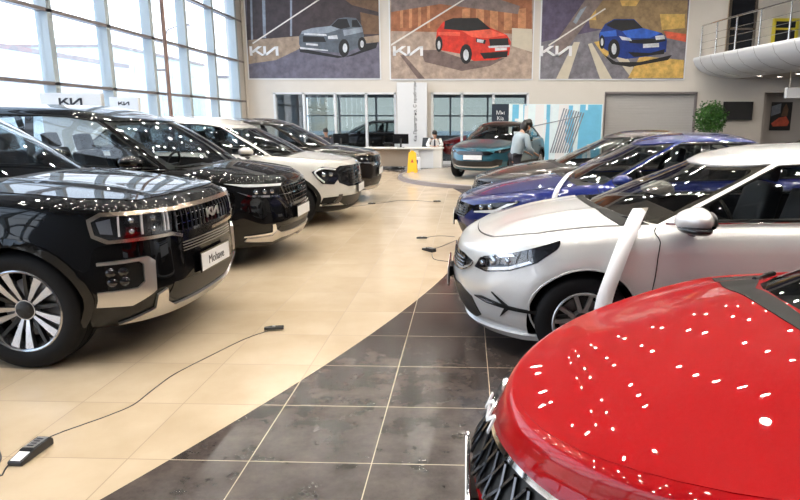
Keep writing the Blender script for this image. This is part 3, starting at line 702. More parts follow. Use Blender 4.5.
SORENTO = dict(L=4.81, W=1.90, fo=.92, wb=2.815, Rw=.37, tw=.245, rr=.25, Ra=.415, zb=.24, paint='paint_dark_brown', wstyle='twin', near=-1,
    zt=[(0, .95), (.1, 1.0), (.4, 1.04), (1.2, 1.10), (2.5, 1.15), (4.8, 1.16)], crown=[(0, .01), (.25, .03), (1.2, .065), (4.93, .05)], nose=[.16, .10, .03, .0, .01, .02, .03, .05, .12], nf=3., Lf=.88,
    cab=dict(uf=(.95, 1.80), ur=(4.7, 4.35), wb=.85, wt=.68, zr=[(1.9, 1.58), (2.4, 1.635), (3.4, 1.64), (4.5, 1.58)], dlo=[(4.3, 1.24), (4.45, 1.35), (4.3, 1.56)], pillars=[(2.6, .09), (3.6, .08)], chrome='low'),
    hood=(.17, .95), hoodw=.76, hoodc=.12, doors=[[(1.55, 1.08), (1.52, .8), (1.52, .4)]], handles=[(2.42, .96)], clad=.05, mirror=(1.75, 1.19),
    front=[
        ('patch', 'grille', 'gloss_black', .005, [(0, .94), (.55, .95), (.62, .84), (.50, .76), (0, .74)], 'sym', None, .05),
        ('slats', 'grille_bars', 'dark_chrome', .008, .012, hsl((.77, .81, .85, .89, .92), .52), 'grille'),
        ('patch', 'headlight', 'lamp_dark', .006, [(.62, .95), (.98, .96), (1.06, .92), (1.0, .84), (.64, .82)], 'both', None, .04),
        ('lens', 'projector_lens', 'lens', .72, .89, .025, .014, 'headlight'), ('lens', 'projector_lens', 'lens', .84, .895, .025, .014, 'headlight'),
        ('patch', 'grille_surround', 'bronze_chrome', .018, [(0, .955), (.6, .965), (1.0, .972), (1.0, .958), (.6, .95), (0, .94)], 'sym', None, .03),
        ('patch', 'grille_surround', 'chrome', .018, [(.62, .82), (1.0, .84), (1.0, .82), (.62, .79), (.5, .735), (0, .715), (0, .735), (.49, .755)], 'sym', None, .03),
        ('patch', 'lower_intake', 'grille_black', .006, [(0, .52), (.60, .52), (.66, .42), (.5, .36), (0, .35)], 'sym', None, .06),
        ('patch', 'skid_plate', 'satin_silver', .02, [(0, .34), (.6, .35), (.8, .31), (.6, .27), (0, .26)], 'sym', None, .04),
        ('logo', 0, .86, .026, .18, 'chrome'),
        ('plate', .62, .03, None, 'plate_white', .52, .12)])
CEED = dict(L=4.325, W=1.80, fo=.88, wb=2.65, Rw=.318, tw=.205, rr=.205, Ra=.37, zb=.14, paint='paint_silver', wstyle='twin', near=1, tf=.955,
    zt=[(0, .70), (.08, .755), (.3, .83), (.7, .905), (1.15, .955), (1.7, .975), (2.6, .99), (4.3, 1.03)], crown=[(0, .005), (.2, .035), (.6, .07), (1.2, .085), (4.3, .05)], nose=[.20, .14, .05, .0, .02, .03, .04, .06, .12], nf=2.5, Lf=.95,
    dw=[.10, .05, .03, .01, 0, .004, .022, .06, .13],
    ridge=lambda u, y: .012*np.exp(-((np.abs(y)-.42-.12*(1.1-u)*-1)/.05)**2)*np.clip((u-.3)*3, 0, 1),
    cab=dict(uf=(.98, 1.86), ur=(4.22, 3.75), wb=.80, wt=.59, zr=[(1.7, 1.34), (2.35, 1.405), (2.9, 1.42), (3.6, 1.39), (4.2, 1.32)], dlo=[(3.55, 1.05), (3.68, 1.12), (3.35, 1.33)], pillars=[(2.5, .08)], chrome='low', Lf=.56, glass='car_glass_warm'),
    hood=(.20, .98), hoodw=.70, hoodc=.20, hoodflare=.06, doors=[[(1.33, .95), (1.315, .75), (1.31, .45), (1.33, .24)], [(2.55, .95), (2.52, .7), (2.55, .24)]], handles=[(2.36, .80), (3.3, .83)], mirror=(1.53, 1.03), ms=1.12, farfold=-1,
    front=[
        ('patch', 'grille', 'gloss_black', .006, [(0, .68), (.40, .69), (.55, .66), (.50, .62), (.38, .585), (0, .575)], 'sym', None, .04),
        ('slats', 'grille_bars', 'dark_chrome', .006, .010, hsl((.60, .625, .65), .44), 'grille'),
        ('tube', 'grille_surround', 'chrome', .007, .010, [(0, .56), (.40, .57), (.54, .62), (.57, .66)], 'sym', None),
        ('patch', 'headlight', 'lamp_dark', .004, [(.58, .625), (.63, .70), (.90, .765), (1.10, .825), (1.24, .865), (1.20, .81), (1.08, .715), (.90, .645), (.70, .61)], 'both', None, .03),
        ('patch', 'headlight_reflector', 'lamp_chrome', .010, [(.68, .70), (.92, .745), (.90, .76), (.66, .712)], 'both', 'headlight', .03),
        ('patch', 'headlight_reflector', 'lamp_chrome', .010, [(.62, .63), (.72, .622), (.90, .655), (1.05, .715), (1.03, .725), (.89, .675), (.72, .645)], 'both', 'headlight', .03),
        ('lens', 'projector_lens', 'lens', .77, .70, .036, .010, 'headlight'), ('lens', 'projector_lens', 'lens', .88, .71, .024, .010, 'headlight'), ('lens', 'projector_lens', 'lens', .67, .67, .018, .010, 'headlight'),
        ('patch', 'headlight_lens', 'lamp_glass', .020, [(.59, .63), (.635, .695), (.90, .76), (1.10, .82), (1.23, .86), (1.19, .81), (1.07, .718), (.90, .65), (.70, .615)], 'both', 'headlight', .06),
        ('patch', 'fog_lamp_housing', 'black_plastic', .010, [(.60, .42), (.68, .432), (.86, .40), (1.30, .375), (1.30, .36), (.9, .372), (.72, .39)], 'both', None, .02),
        ('patch', 'fog_lamp', 'lamp_chrome', .016, [(.64, .42), (.70, .422), (.80, .402), (.73, .398)], 'both', 'fog_lamp_housing', .03),
        ('patch', 'bumper_fin', 'black_plastic', .010, [(.78, .48), (.79, .477), (.90, .395), (.87, .39)], 'both', None, .02),
        ('patch', 'bumper_fin', 'black_plastic', .010, [(.80, .305), (.81, .31), (.90, .375), (.87, .385)], 'both', None, .02),
        ('patch', 'lower_intake', 'grille_black', .006, [(0, .46), (.40, .46), (.56, .40), (.60, .27), (.5, .23), (0, .22)], 'sym', None, .05),
        ('patch', 'lip_spoiler', 'paint_silver', .024, [(0, .20), (.6, .205), (1.1, .21), (1.1, .18), (.6, .165), (0, .16)], 'sym', None, .04),
        ('logo', 0, .665, .012, .16, 'chrome'),
        ('plate', .475, .035, None, 'plate_white', .52, .12)])
K5 = dict(L=4.905, W=1.86, fo=.95, wb=2.85, Rw=.335, tw=.225, rr=.225, Ra=.37, zb=.17, paint='paint_blue', wstyle='twin', near=1, tf=.95,
    zt=[(0, .66), (.08, .71), (.3, .765), (.8, .84), (1.3, .90), (2.0, .94), (3.2, .97), (4.0, 1.0), (4.9, 1.02)], crown=[(0, .005), (.2, .03), (.6, .065), (1.2, .08), (4.9, .05)], nose=[.20, .14, .05, .0, .015, .025, .035, .06, .12], nf=2.5, Lf=1.0,
    cab=dict(uf=(1.28, 2.22), ur=(4.65, 3.6), wb=.82, wt=.58, zr=[(2.0, 1.36), (2.5, 1.43), (3.0, 1.445), (3.6, 1.41), (4.5, 1.2)], dlo=[(3.95, 1.05), (4.1, 1.10), (3.5, 1.33)], pillars=[(2.75, .08)], chrome='high', Lf=.6),
    hood=(.20, 1.26), hoodw=.72, hoodc=.20, hoodflare=.05, doors=[[(1.62, .91), (1.58, .7), (1.57, .28)], [(2.78, .94), (2.75, .7), (2.77, .28)]], handles=[(2.6, .78), (3.55, .82)], mirror=(1.85, .99),
    front=[
        ('patch', 'grille', 'gloss_black', .006, [(0, .66), (.5, .675), (.72, .66), (.60, .58), (.50, .50), (0, .48)], 'sym', None, .04),
        ('slats', 'grille_bars', 'dark_chrome', .006, .010, hsl((.51, .54, .57, .60, .63), .55), 'grille'),
        ('patch', 'headlight', 'lamp_dark', .006, [(.66, .60), (.70, .675), (1.0, .72), (1.26, .745), (1.15, .66), (.95, .61)], 'both', None, .03),
        ('patch', 'daytime_light', 'drl', .014, [(1.02, .60), (1.07, .66), (1.24, .73), (1.12, .71), (.98, .64), (.70, .60), (.70, .585), (.95, .60)], 'both', 'headlight', .02),
        ('lens', 'projector_lens', 'lens', .80, .655, .026, .012, 'headlight'), ('lens', 'projector_lens', 'lens', .92, .665, .026, .012, 'headlight'),
        ('patch', 'side_intake', 'black_plastic', .008, [(.72, .50), (1.05, .52), (.98, .40), (.78, .33)], 'both', None, .03),
        ('patch', 'lower_intake', 'grille_black', .006, [(0, .42), (.5, .42), (.66, .32), (.6, .24), (0, .22)], 'sym', None, .05),
        ('tube', 'bumper_blade', 'chrome', .007, .014, [(0, .23), (.6, .245), (.9, .27)], 'sym', None),
        ('logo', 0, .69, .012, .17, 'chrome'),
        ('plate', .45, .035, None, 'plate_white', .52, .12)])
RED = merge(K5, dict(paint='paint_red', L=4.75, W=1.83, fo=.92, wb=2.75, zt=[(0, .675), (.06, .715), (.25, .775), (.7, .865), (1.15, .945), (2.0, .98), (3.2, .97), (4.0, 1.0), (4.9, 1.02)],
    crown=[(0, .005), (.15, .035), (.5, .075), (1.2, .10), (4.9, .05)], nose=[.22, .16, .06, .02, .06, .09, .11, .125, .145], nf=2.05, Lf=1.12,
    ridge=lambda u, y: -.018*(1/(1+np.exp(-(np.abs(y)-(.36+.10*(u-.5)))/.045)))*np.clip((u-.28)*3, 0, 1)+.012*np.exp(-((np.abs(y)-.62-.03*u)/.03)**2)*np.clip((u-.6)*3, 0, 1)+.012*np.exp(-(np.minimum(u-.36-.12*y*y, 0)/.05)**2)*np.exp(-(np.maximum(u-.36-.12*y*y, 0)/.5)**2),
    cab=merge(K5['cab'], dict(uf=(.98, 1.95), ur=(4.5, 3.5))), hood=(.167, .97), hoodw=.80, hoodfit=1, dw=[.10, .05, .025, .012, 0, .004, .012, .03, .06], hoodflare=.01, mirror=(1.78, .99),
    front=[
        ('patch', 'grille', 'grille_black', .004, [(0, .645), (.5, .655), (.74, .65), (.66, .59), (.52, .52), (0, .51)], 'sym', None, .03),
        ('slats', 'grille_bars', 'dark_chrome', .007, .012, [((.03+.07*i, .52), (.03+.07*i+.06, .64)) for i in range(8)]+[((.09+.07*i, .52), (.09+.07*i-.06, .64)) for i in range(8)], 'grille'),
        ('patch', 'grille_surround', 'chrome', .020, [(0, .662), (.5, .676), (.80, .70), (1.2, .76), (1.2, .748), (.80, .683), (.5, .66), (0, .645)], 'sym', None, .02),
        ('patch', 'headlight', 'lamp_dark', .006, [(.76, .59), (.78, .645), (1.0, .685), (1.22, .73), (1.15, .66), (.95, .60)], 'both', None, .03),
        ('lens', 'projector_lens', 'lens', .86, .63, .024, .012, 'headlight'), ('lens', 'projector_lens', 'lens', .97, .645, .024, .012, 'headlight'),
        ('patch', 'side_intake', 'black_plastic', .008, [(.72, .46), (1.0, .48), (.95, .38), (.78, .33)], 'both', None, .03),
        ('patch', 'lower_intake', 'grille_black', .006, [(0, .36), (.5, .36), (.66, .30), (.6, .24), (0, .22)], 'sym', None, .05),
        ('logo', 0, .675, .03, .19, 'logo_white'),
        ('plate', .40, .04, None, 'plate_white', .52, .12)]))
XCEED = merge(CEED, dict(paint='paint_teal', L=4.40, W=1.82, zb=.24, Rw=.34, Ra=.385, clad=.045, wstyle='twin',
    zt=[(0, .79), (.08, .83), (.3, .865), (.7, .92), (1.15, .985), (2.6, 1.04), (4.4, 1.08)],
    cab=merge(CEED['cab'], dict(zr=[(1.8, 1.44), (2.35, 1.49), (2.9, 1.50), (3.6, 1.47), (4.2, 1.38)], dlo=[(3.55, 1.12), (3.68, 1.17), (3.35, 1.36)], roofm='paint_dark_brown')), mirror=(1.66, 1.07),
    front=[
        ('patch', 'grille', 'gloss_black', .006, [(0, .755), (.42, .76), (.56, .72), (.45, .66), (0, .645)], 'sym', None, .04),
        ('patch', 'headlight', 'lamp_dark', .006, [(.55, .72), (.60, .77), (.85, .81), (1.15, .84), (1.05, .77), (.8, .71)], 'both', None, .03),
        ('lens', 'projector_lens', 'lens', .72, .76, .03, .012, 'headlight'),
        ('patch', 'lower_intake', 'grille_black', .006, [(0, .50), (.50, .51), (.62, .56), (.84, .54), (.80, .40), (.5, .34), (0, .33)], 'sym', None, .05),
        ('patch', 'bumper_trim', 'satin_silver', .014, [(0, .355), (.5, .365), (.7, .40), (.7, .38), (.5, .335), (0, .325)], 'sym', None, .04),
        ('logo', 0, .785, .012, .15, 'chrome'),
        ('plate', .60, .035, None, 'plate_white', .52, .12)]))
FAR = dict(front=[('patch', 'headlight', 'lamp_dark', .006, [(.55, .64), (.60, .69), (.85, .70), (1.1, .72), (1.0, .66), (.8, .62)], 'both', None, .05), ('patch', 'grille', 'gloss_black', .006, [(0, .62), (.42, .63), (.5, .56), (0, .50)], 'sym', None, .06)], T=26)
CARS = [
    ('sport_utility_vehicle', MOHAVE, (-2.0, 4.66, 0), 0, 'large black SUV in the left foreground with bronze grille surround and a lettered plate', 'car', 'cars in the left row'),
    ('minivan', CARNIVAL, (-2.03, 7.42, 0), 0, 'black minivan with open view through its side windows, second car of the left row', 'car', 'cars in the left row'),
    ('crossover', SPORTAGE, (-1.80, 10.25, 0), 0, 'white crossover with angular headlight, between the black minivan and the dark brown SUV', 'car', 'cars in the left row'),
    ('sport_utility_vehicle', SORENTO, (-1.84, 13.0, 0), 0, 'dark brown SUV at the far end of the left row beyond the white crossover', 'car', 'cars in the left row'),
    ('sedan', RED, (.01, 1.86, 0), PI, 'bright red sedan in the right foreground with ceiling lights mirrored in its bonnet', 'car', 'cars in the right row'),
    ('hatchback', CEED, (-.10, 4.75, 0), PI, 'silver white hatchback with a white paper strip over its wing, behind the red sedan', 'car', 'cars in the right row'),
    ('sedan', K5, (-.13, 7.75, 0), PI, 'blue sedan with chrome window line in the right row beyond the silver hatchback', 'car', 'cars in the right row'),
    ('sedan', merge(K5, dict(paint='paint_dark_grey')), (.12, 10.6, 0), PI, 'dark grey brown sedan in the right row, between the blue sedan and the round platform', 'car', 'cars in the right row'),
]
def build_cars():
    for nm, cfg, nose, rz, lab, cat, grp in CARS:
        s = -1 if rz == 0 else 1
        c = dict(cfg); c['loc'] = (nose[0]+s*cfg['L']/2, nose[1], nose[2]); c['rz'] = rz
        car(c, empty(nm, label=lab, cat=cat, group=grp))
# ------------------------------------------------------------------ camera
CAM = (611.449, .2026, -.0307, -.0021, 1.6196, 447.585, 247.554)
def cam_axes():
    cp, sp = math.cos(CAM[1]), math.sin(CAM[1]); cy, sy = math.cos(CAM[2]), math.sin(CAM[2])
    f = np.array([sy*cp, cy*cp, -sp]); r = np.array([cy, -sy, 0.]); d = np.cross(f, r); cr, sr = math.cos(CAM[3]), math.sin(CAM[3])
    return f, cr*r+sr*d, -sr*r+cr*d
def make_camera():
    f, r, d = cam_axes(); cd = bpy.data.cameras.new('camera'); co = bpy.data.objects.new('camera', cd); C.objects.link(co)
    m = Matrix(((r[0], -d[0], -f[0], 0), (r[1], -d[1], -f[1], 0), (r[2], -d[2], -f[2], CAM[4]), (0, 0, 0, 1))); co.matrix_world = m
    cd.sensor_width = 36; cd.lens = CAM[0]/800*36; cd.shift_x = -(CAM[5]-400)/800; cd.shift_y = -(250-CAM[6])/800; cd.clip_end = 400; cd.clip_start = .05
    bpy.context.scene.camera = co
def ray(px, py):
    f, r, d = cam_axes(); return f+r*(px-CAM[5])/CAM[0]+d*(py-CAM[6])/CAM[0]
def aty(px, py, Y):
    d = ray(px, py); t = Y/d[1]; return (d[0]*t, CAM[4]+d[2]*t)
def atz(px, py, z=0.):
    d = ray(px, py); t = (z-CAM[4])/d[2]; return (d[0]*t, d[1]*t)
YB, XL, ZC = 24., -8.65, 7.6
def nodes_of(name, col=(.5, .5, .5), rough=.5):
    m = mat(name, col, rough); nt = m.node_tree; return m, nt.nodes, nt.links, nt.nodes['Principled BSDF']
def room_mats():
    # floor: porcelain tiles on a .6 m grid, pale beige field, dark grey field outside a wide circle
    m, N, L, b = nodes_of('floor_tiles', (.6, .5, .4), .2)
    def math_(op, a, c=None, clamp=False):
        n = N.new('ShaderNodeMath'); n.operation = op; n.use_clamp = clamp
        for i, v in enumerate((a, c)):
            if v is None: continue
            if isinstance(v, (int, float)): n.inputs[i].default_value = v
            else: L.new(v, n.inputs[i])
        return n.outputs[0]
    tc = N.new('ShaderNodeTexCoord'); sx = N.new('ShaderNodeSeparateXYZ'); L.new(tc.outputs['Object'], sx.inputs[0]); X, Y = sx.outputs[0], sx.outputs[1]
    def joint(v, o, w): return math_('LESS_THAN', math_('ABSOLUTE', math_('SUBTRACT', math_('FRACT', math_('ADD', math_('DIVIDE', math_('SUBTRACT', v, o), .6), .5)), .5)), w)
    cid = N.new('ShaderNodeCombineXYZ'); L.new(math_('FLOOR', math_('DIVIDE', math_('SUBTRACT', X, -1.6476), .6)), cid.inputs[0]); L.new(math_('FLOOR', math_('DIVIDE', math_('SUBTRACT', Y, 2.6757), .6)), cid.inputs[1])
    wn = N.new('ShaderNodeTexWhiteNoise'); wn.noise_dimensions = '3D'; L.new(cid.outputs[0], wn.inputs['Vector'])
    dx = math_('SUBTRACT', X, -19.150); dy = math_('SUBTRACT', Y, 10.539); rad = math_('SQRT', math_('ADD', math_('MULTIPLY', dx, dx), math_('MULTIPLY', dy, dy))); dark = math_('GREATER_THAN', rad, 19.378)
    no = N.new('ShaderNodeTexNoise'); no.inputs['Scale'].default_value = 1.6; no.inputs['Detail'].default_value = 6; no.inputs['Roughness'].default_value = .6
    off = N.new('ShaderNodeVectorMath'); off.operation = 'MULTIPLY_ADD'; L.new(wn.outputs['Color'], off.inputs[0]); off.inputs[1].default_value = (9, 9, 9); L.new(tc.outputs['Object'], off.inputs[2]); L.new(off.outputs[0], no.inputs['Vector'])
    def ramp(a, bb, lo=.3, hi=.7, fac=None):
        r = N.new('ShaderNodeValToRGB'); r.color_ramp.elements[0].position = lo; r.color_ramp.elements[0].color = (*a, 1); r.color_ramp.elements[1].position = hi; r.color_ramp.elements[1].color = (*bb, 1); L.new(fac if fac is not None else no.outputs['Fac'], r.inputs[0]); return r.outputs[0]
    def mix(f, a, c):
        x = N.new('ShaderNodeMix'); x.data_type = 'RGBA'; L.new(f, x.inputs['Factor'])
        for s, v in ((x.inputs[6], a), (x.inputs[7], c)):
            if isinstance(v, tuple): s.default_value = (*v, 1)
            else: L.new(v, s)
        return x.outputs[2]
    beige = ramp((.50, .39, .265), (.60, .485, .35)); n2 = N.new('ShaderNodeTexNoise'); n2.inputs['Scale'].default_value = 4.5; n2.inputs['Detail'].default_value = 8; n2.inputs['Roughness'].default_value = .72; L.new(off.outputs[0], n2.inputs['Vector'])
    darkc = ramp((.030, .023, .021), (.095, .075, .066), .36, .68, n2.outputs['Fac'])
    j = math_('MAXIMUM', joint(X, -1.6476, .0045), joint(Y, 2.6757, .0045)); base = mix(dark, beige, darkc); jc = mix(dark, (.27, .19, .12), (.40, .32, .22))
    L.new(mix(j, base, jc), b.inputs['Base Color'])
    L.new(math_('ADD', math_('MULTIPLY', no.outputs['Fac'], .16), math_('ADD', .10, math_('MULTIPLY', j, .3))), b.inputs['Roughness'])
    b.inputs['Specular IOR Level'].default_value = .55
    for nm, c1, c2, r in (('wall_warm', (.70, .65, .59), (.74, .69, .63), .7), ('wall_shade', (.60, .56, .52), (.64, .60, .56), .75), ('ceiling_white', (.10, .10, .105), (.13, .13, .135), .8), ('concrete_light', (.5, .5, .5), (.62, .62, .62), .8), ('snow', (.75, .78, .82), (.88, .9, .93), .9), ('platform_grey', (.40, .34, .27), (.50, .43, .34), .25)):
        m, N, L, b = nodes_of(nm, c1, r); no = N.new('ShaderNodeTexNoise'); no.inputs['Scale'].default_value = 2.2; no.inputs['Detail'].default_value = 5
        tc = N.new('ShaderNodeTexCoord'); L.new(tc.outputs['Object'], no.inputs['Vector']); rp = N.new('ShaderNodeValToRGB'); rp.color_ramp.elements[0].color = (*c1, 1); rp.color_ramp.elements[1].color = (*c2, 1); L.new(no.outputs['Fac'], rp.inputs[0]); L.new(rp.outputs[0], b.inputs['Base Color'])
    mat('frame_white', (.42, .48, .51), .4); mat('frame_grey', (.26, .23, .23), .4, .3); mat('pipe_brown', (.30, .20, .17), .45); mat('white_panel', (.80, .81, .83), .4); mat('roller_slat', (.52, .50, .49), .45); mat('steel_rail', (.72, .70, .66), .18, 1.)
    mat('desk_white', (.78, .76, .72), .35); mat('desk_wood', (.36, .29, .23), .45); mat('screen_black', (.008, .008, .009), .12, 0, .4); mat('plastic_black', (.02, .02, .022), .4); mat('sign_yellow', (.95, .52, .02), .4)
    mat('room_grey', (.25, .26, .28), .7); mat('leaf', (.035, .12, .02), .5); mat('leaf2', (.07, .20, .03), .5); mat('pot', (.55, .5, .45), .5); mat('bark', (.16, .10, .06), .8); mat('soil', (.04, .03, .02), .9)
    mat('lamp_on', (1, 1, 1), .5, emit=(1, .93, .82), es=540.); mat('spot_on', (1, 1, 1), .5, emit=(1, .86, .7), es=12.)
    mat('skin', (.52, .30, .21), .55); mat('hair', (.012, .009, .008), .45); mat('shirt_blue', (.36, .43, .48), .8); mat('shirt_white', (.80, .79, .78), .8); mat('trousers', (.03, .03, .04), .8); mat('face_mask', (.75, .25, .08), .7); mat('tie', (.03, .03, .05), .6)
    mat('paper', (.86, .87, .90), .45); mat('yellow_frame', (.75, .62, .05), .5); mat('dark_glass', (.015, .016, .02), .06, 0, .4); mat('blue_flag', (.02, .05, .5), .5)
def wall_boxes(name, boxes, m, kind='structure'):
    bm = bmesh.new()
    for b in boxes: box(bm, *b)
    return tag(obj(name, bm, m), kind=kind)
def make_room():
    tag(obj('floor', B(XL-.3, 18, -8, 34, -.2, 0), 'floor_tiles'), kind='structure')
    tag(obj('ceiling', B(XL-.3, 18, -8, 34, ZC, ZC+.2), 'ceiling_white'), kind='structure')
    # back wall with two window openings and the roller door opening
    A0, A1, B0, B1, R0, R1 = -7.46, -2.72, -1.38, 2.35, 5.2, 8.66; zw = 2.72
    wall_boxes('wall_back', [(XL-.3, A0, YB, YB+.3, 0, zw), (A1, B0, YB, YB+.3, 0, zw), (B1, R0, YB, YB+.3, 0, zw), (R1, 11.16, YB, YB+.3, 0, zw), (XL-.3, 18, YB, YB+.3, zw, ZC)], 'wall_warm')
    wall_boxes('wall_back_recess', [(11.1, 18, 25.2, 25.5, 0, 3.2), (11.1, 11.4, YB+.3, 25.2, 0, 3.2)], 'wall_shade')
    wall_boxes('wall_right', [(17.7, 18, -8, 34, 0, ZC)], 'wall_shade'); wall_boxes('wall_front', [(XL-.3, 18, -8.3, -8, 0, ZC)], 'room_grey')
    wall_boxes('wall_backroom', [(XL-.3, XL-.1, YB+.3, 34, 0, 3.4), (XL-.3, 18, 33.7, 34, 0, .9), (XL-.3, 18, 33.7, 34, 2.9, ZC), (3.2, 3.4, YB+.3, 33.7, 0, 3.4)], 'room_grey')
    wall_boxes('ceiling_backroom', [(XL-.3, 18, YB+.3, 34, 3.4, 3.5)], 'room_grey')
    # windows in the back wall
    def winrow(n, x0, x1, bars, z1, y=YB+.1):
        bm = bmesh.new()
        for x in bars: box(bm, x-.045, x+.045, y-.12, y+.06, 0, z1)
        box(bm, x0, x1, y-.12, y+.06, z1-.07, z1); box(bm, x0, x1, y-.1, y+.06, 0, .12)
        w = tag(obj('window_%d' % n, bm, 'white_panel'), kind='structure'); obj('window_pane', B(x0, x1, y-.01, y, .1, z1-.05), 'window_pane', w); return w
    winrow(2, A0, A1, [A0+.04, -6.29, -5.08, -3.88, A1-.04], zw); winrow(3, B0, B1, [B0+.04, -.2, 1.0, B1-.04], zw)
    bm = bmesh.new(); x = XL
    for i in range(14): box(bm, XL-.3+i*2, XL-.2+i*2, 33.6, 33.75, .9, 2.9)
    box(bm, XL, 18, 33.6, 33.75, 1.9, 1.98); w = tag(obj('window_4', bm, 'frame_white'), kind='structure'); obj('window_pane', B(XL, 18, 33.8, 33.81, .9, 2.9), 'tinted_pane', w)
    # roller door
    bm = bmesh.new()
    for i in range(28): box(bm, R0+.05, R1-.05, YB+.1, YB+.16+.012*(i % 2), i*.0975, i*.0975+.09)
    box(bm, R0+.05, R1-.05, YB+.16, YB+.2, 0, 2.72); d = tag(obj('door_1', bm, 'roller_slat', bevel=.006), kind='structure')
    bm = bmesh.new(); box(bm, R0, R0+.06, YB-.03, YB+.2, 0, zw); box(bm, R1-.06, R1, YB-.03, YB+.2, 0, zw); box(bm, R0, R1, YB-.03, YB+.2, zw-.05, zw+.03); obj('door_frame', bm, 'frame_grey', d)
    # glazed left wall
    ys = [23.4-2.1*i for i in range(15)]; bm = bmesh.new()
    for y in ys: box(bm, XL-.13, XL+.13, y-.08, y+.08, 0, ZC)
    w = tag(obj('window_1', bm, 'frame_white'), kind='structure')
    bm = bmesh.new()
    for z in (.12, 2.38, 3.83, 5.3, 6.8): box(bm, XL-.06, XL+.13, -8, YB, z-.035, z+.035)
    obj('window_transom', bm, 'frame_grey', w)
    obj('window_pane', B(XL-.08, XL-.07, -8, YB, .05, ZC), 'window_pane', w)
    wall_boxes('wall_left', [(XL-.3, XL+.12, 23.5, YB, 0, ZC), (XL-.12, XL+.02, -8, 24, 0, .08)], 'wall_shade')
    bm = bmesh.new(); tube(bm, [(XL+.28, 17.45, 0), (XL+.28, 17.45, ZC)], .055, 12)
    for z in (1, 3, 5, 7): box(bm, XL, XL+.3, 17.42, 17.48, z, z+.04)
    tag(obj('drain_pipe', bm, 'pipe_brown', None, 40), 'tall brown vertical pipe standing in front of the glazed left wall', 'pipe')
    bm = bmesh.new(); tube(bm, [(-8.46, YB-.06, 0), (-8.46, YB-.06, ZC)], .035, 10); tag(obj('drain_pipe', bm, 'wall_warm', None, 40), 'thin beige pipe running up the back wall left of the first poster', 'pipe')
    # ceiling beams (steel) and downlights
    for i, y in enumerate(range(-6, 24, 4)):
        wall_boxes('ceiling_beam_%d' % (i+1), [(XL, 17.7, y-.1, y+.1, ZC-.35, ZC)], 'ceiling_white')
    lab = 'round recessed ceiling lamp shining in the high showroom ceiling'
    bm = bmesh.new(); lathe(bm, [(.062, -.0), (.10, 0), (.10, -.03), (.062, -.03)], 20, 'z', close=True); ring = obj('downlight', fixn(bm), 'white_panel'); tag(ring, lab, 'ceiling lamp', 'downlights in the ceiling')
    bm = bmesh.new(); lathe(bm, [(0, -.012), (.062, -.012), (.062, -.008), (0, -.008)], 20, 'z'); obj('lamp_disc', fixn(bm), 'lamp_on', ring)
    k = 0
    for iy in range(16):
        for ix in range(13):
            x = -6.9+ix*1.4; y = -1.2+iy*1.5
            if (y+6.35) % 4 < .7: y += .36
            o = ring if k == 0 else copy_tree(ring); o.location = (x, y, ZC); k += 1
def make_outside():
    tag(obj('ground_outside', B(-140, XL-.35, -60, 120, -.3, -.12), 'snow'), kind='structure')
    tag(obj('ground_yard', B(XL-.35, 60, 34, 120, -.3, -.12), 'snow'), kind='structure')
    mat('b_white', (.78, .80, .82), .8); mat('b_glass', (.55, .60, .62), .4); mat('b_red', (.80, .22, .18), .6); mat('b_green', (.62, .72, .70), .6); mat('b_tan', (.7, .62, .5), .8)
    def building(x, y, w, d, h, m, lab, fl=3, rz=0):
        e = empty('building', (x, y, -.12), rz, lab, 'building'); obj('wall', B(-w/2, w/2, -d/2, d/2, 0, h), m, e); obj('roof', B(-w/2-.3, w/2+.3, -d/2-.3, d/2+.3, h, h+.4), 'frame_grey', e)
        me = None
        for f in range(fl):
            for i in range(int(d/4)):
                z = 1.5+f*(h-1.5)/fl; yy = -d/2+2+i*4; o = addmesh('window', me, e) if me else obj('window', B(w/2, w/2+.08, -1.2, 1.2, 0, 1.5), 'b_glass', e); me = o.data; o.location = (0, yy, z)
    building(-48, 62, 14, 26, 8.0, 'b_white', 'white low building with dark windows across the street, far left', 2)
    building(-58, 104, 16, 30, 12, 'b_green', 'pale green building beyond the street, partly behind the white one', 3)
    building(-36, 118, 14, 22, 9, 'b_tan', 'tan building far down the street by the glazing corner', 2)
    e = empty('billboard', (-33.5, 41, -.12), 0, 'red billboard on two posts across the street', 'sign'); obj('panel', B(-.1, .1, -1.6, 1.6, 3.2, 6.2), 'b_red', e)
    for y in (-1.2, 1.2): obj('post', B(-.1, .1, y-.1, y+.1, 0, 3.2), 'frame_grey', e)
    for (x, y) in ((-24, 50), (-24, 80)):
        e = empty('street_lamp', (x, y, -.12), 0, 'tall street lamp with a curved arm, %s along the street' % ('nearer one' if y < 60 else 'farther one'), 'street lamp')
        bm = bmesh.new(); tube(bm, [(0, 0, 0), (0, 0, 8), (.3, 0, 8.8), (1.4, 0, 9.2)], [.1, .07, .06, .05], 8); obj('pole', bm, 'frame_grey', e, 50); obj('lamp_head', B(1.2, 2.1, -.15, .15, 9.1, 9.25), 'frame_grey', e)
def logo_flat(name, w, loc, m, parent=None, d=.006):
    """mark on a surface facing -y"""
    bm = logo_bm(w, lambda x, y, dd: (x, -dd, y), d); return obj(name, bm, m, parent, None, loc)
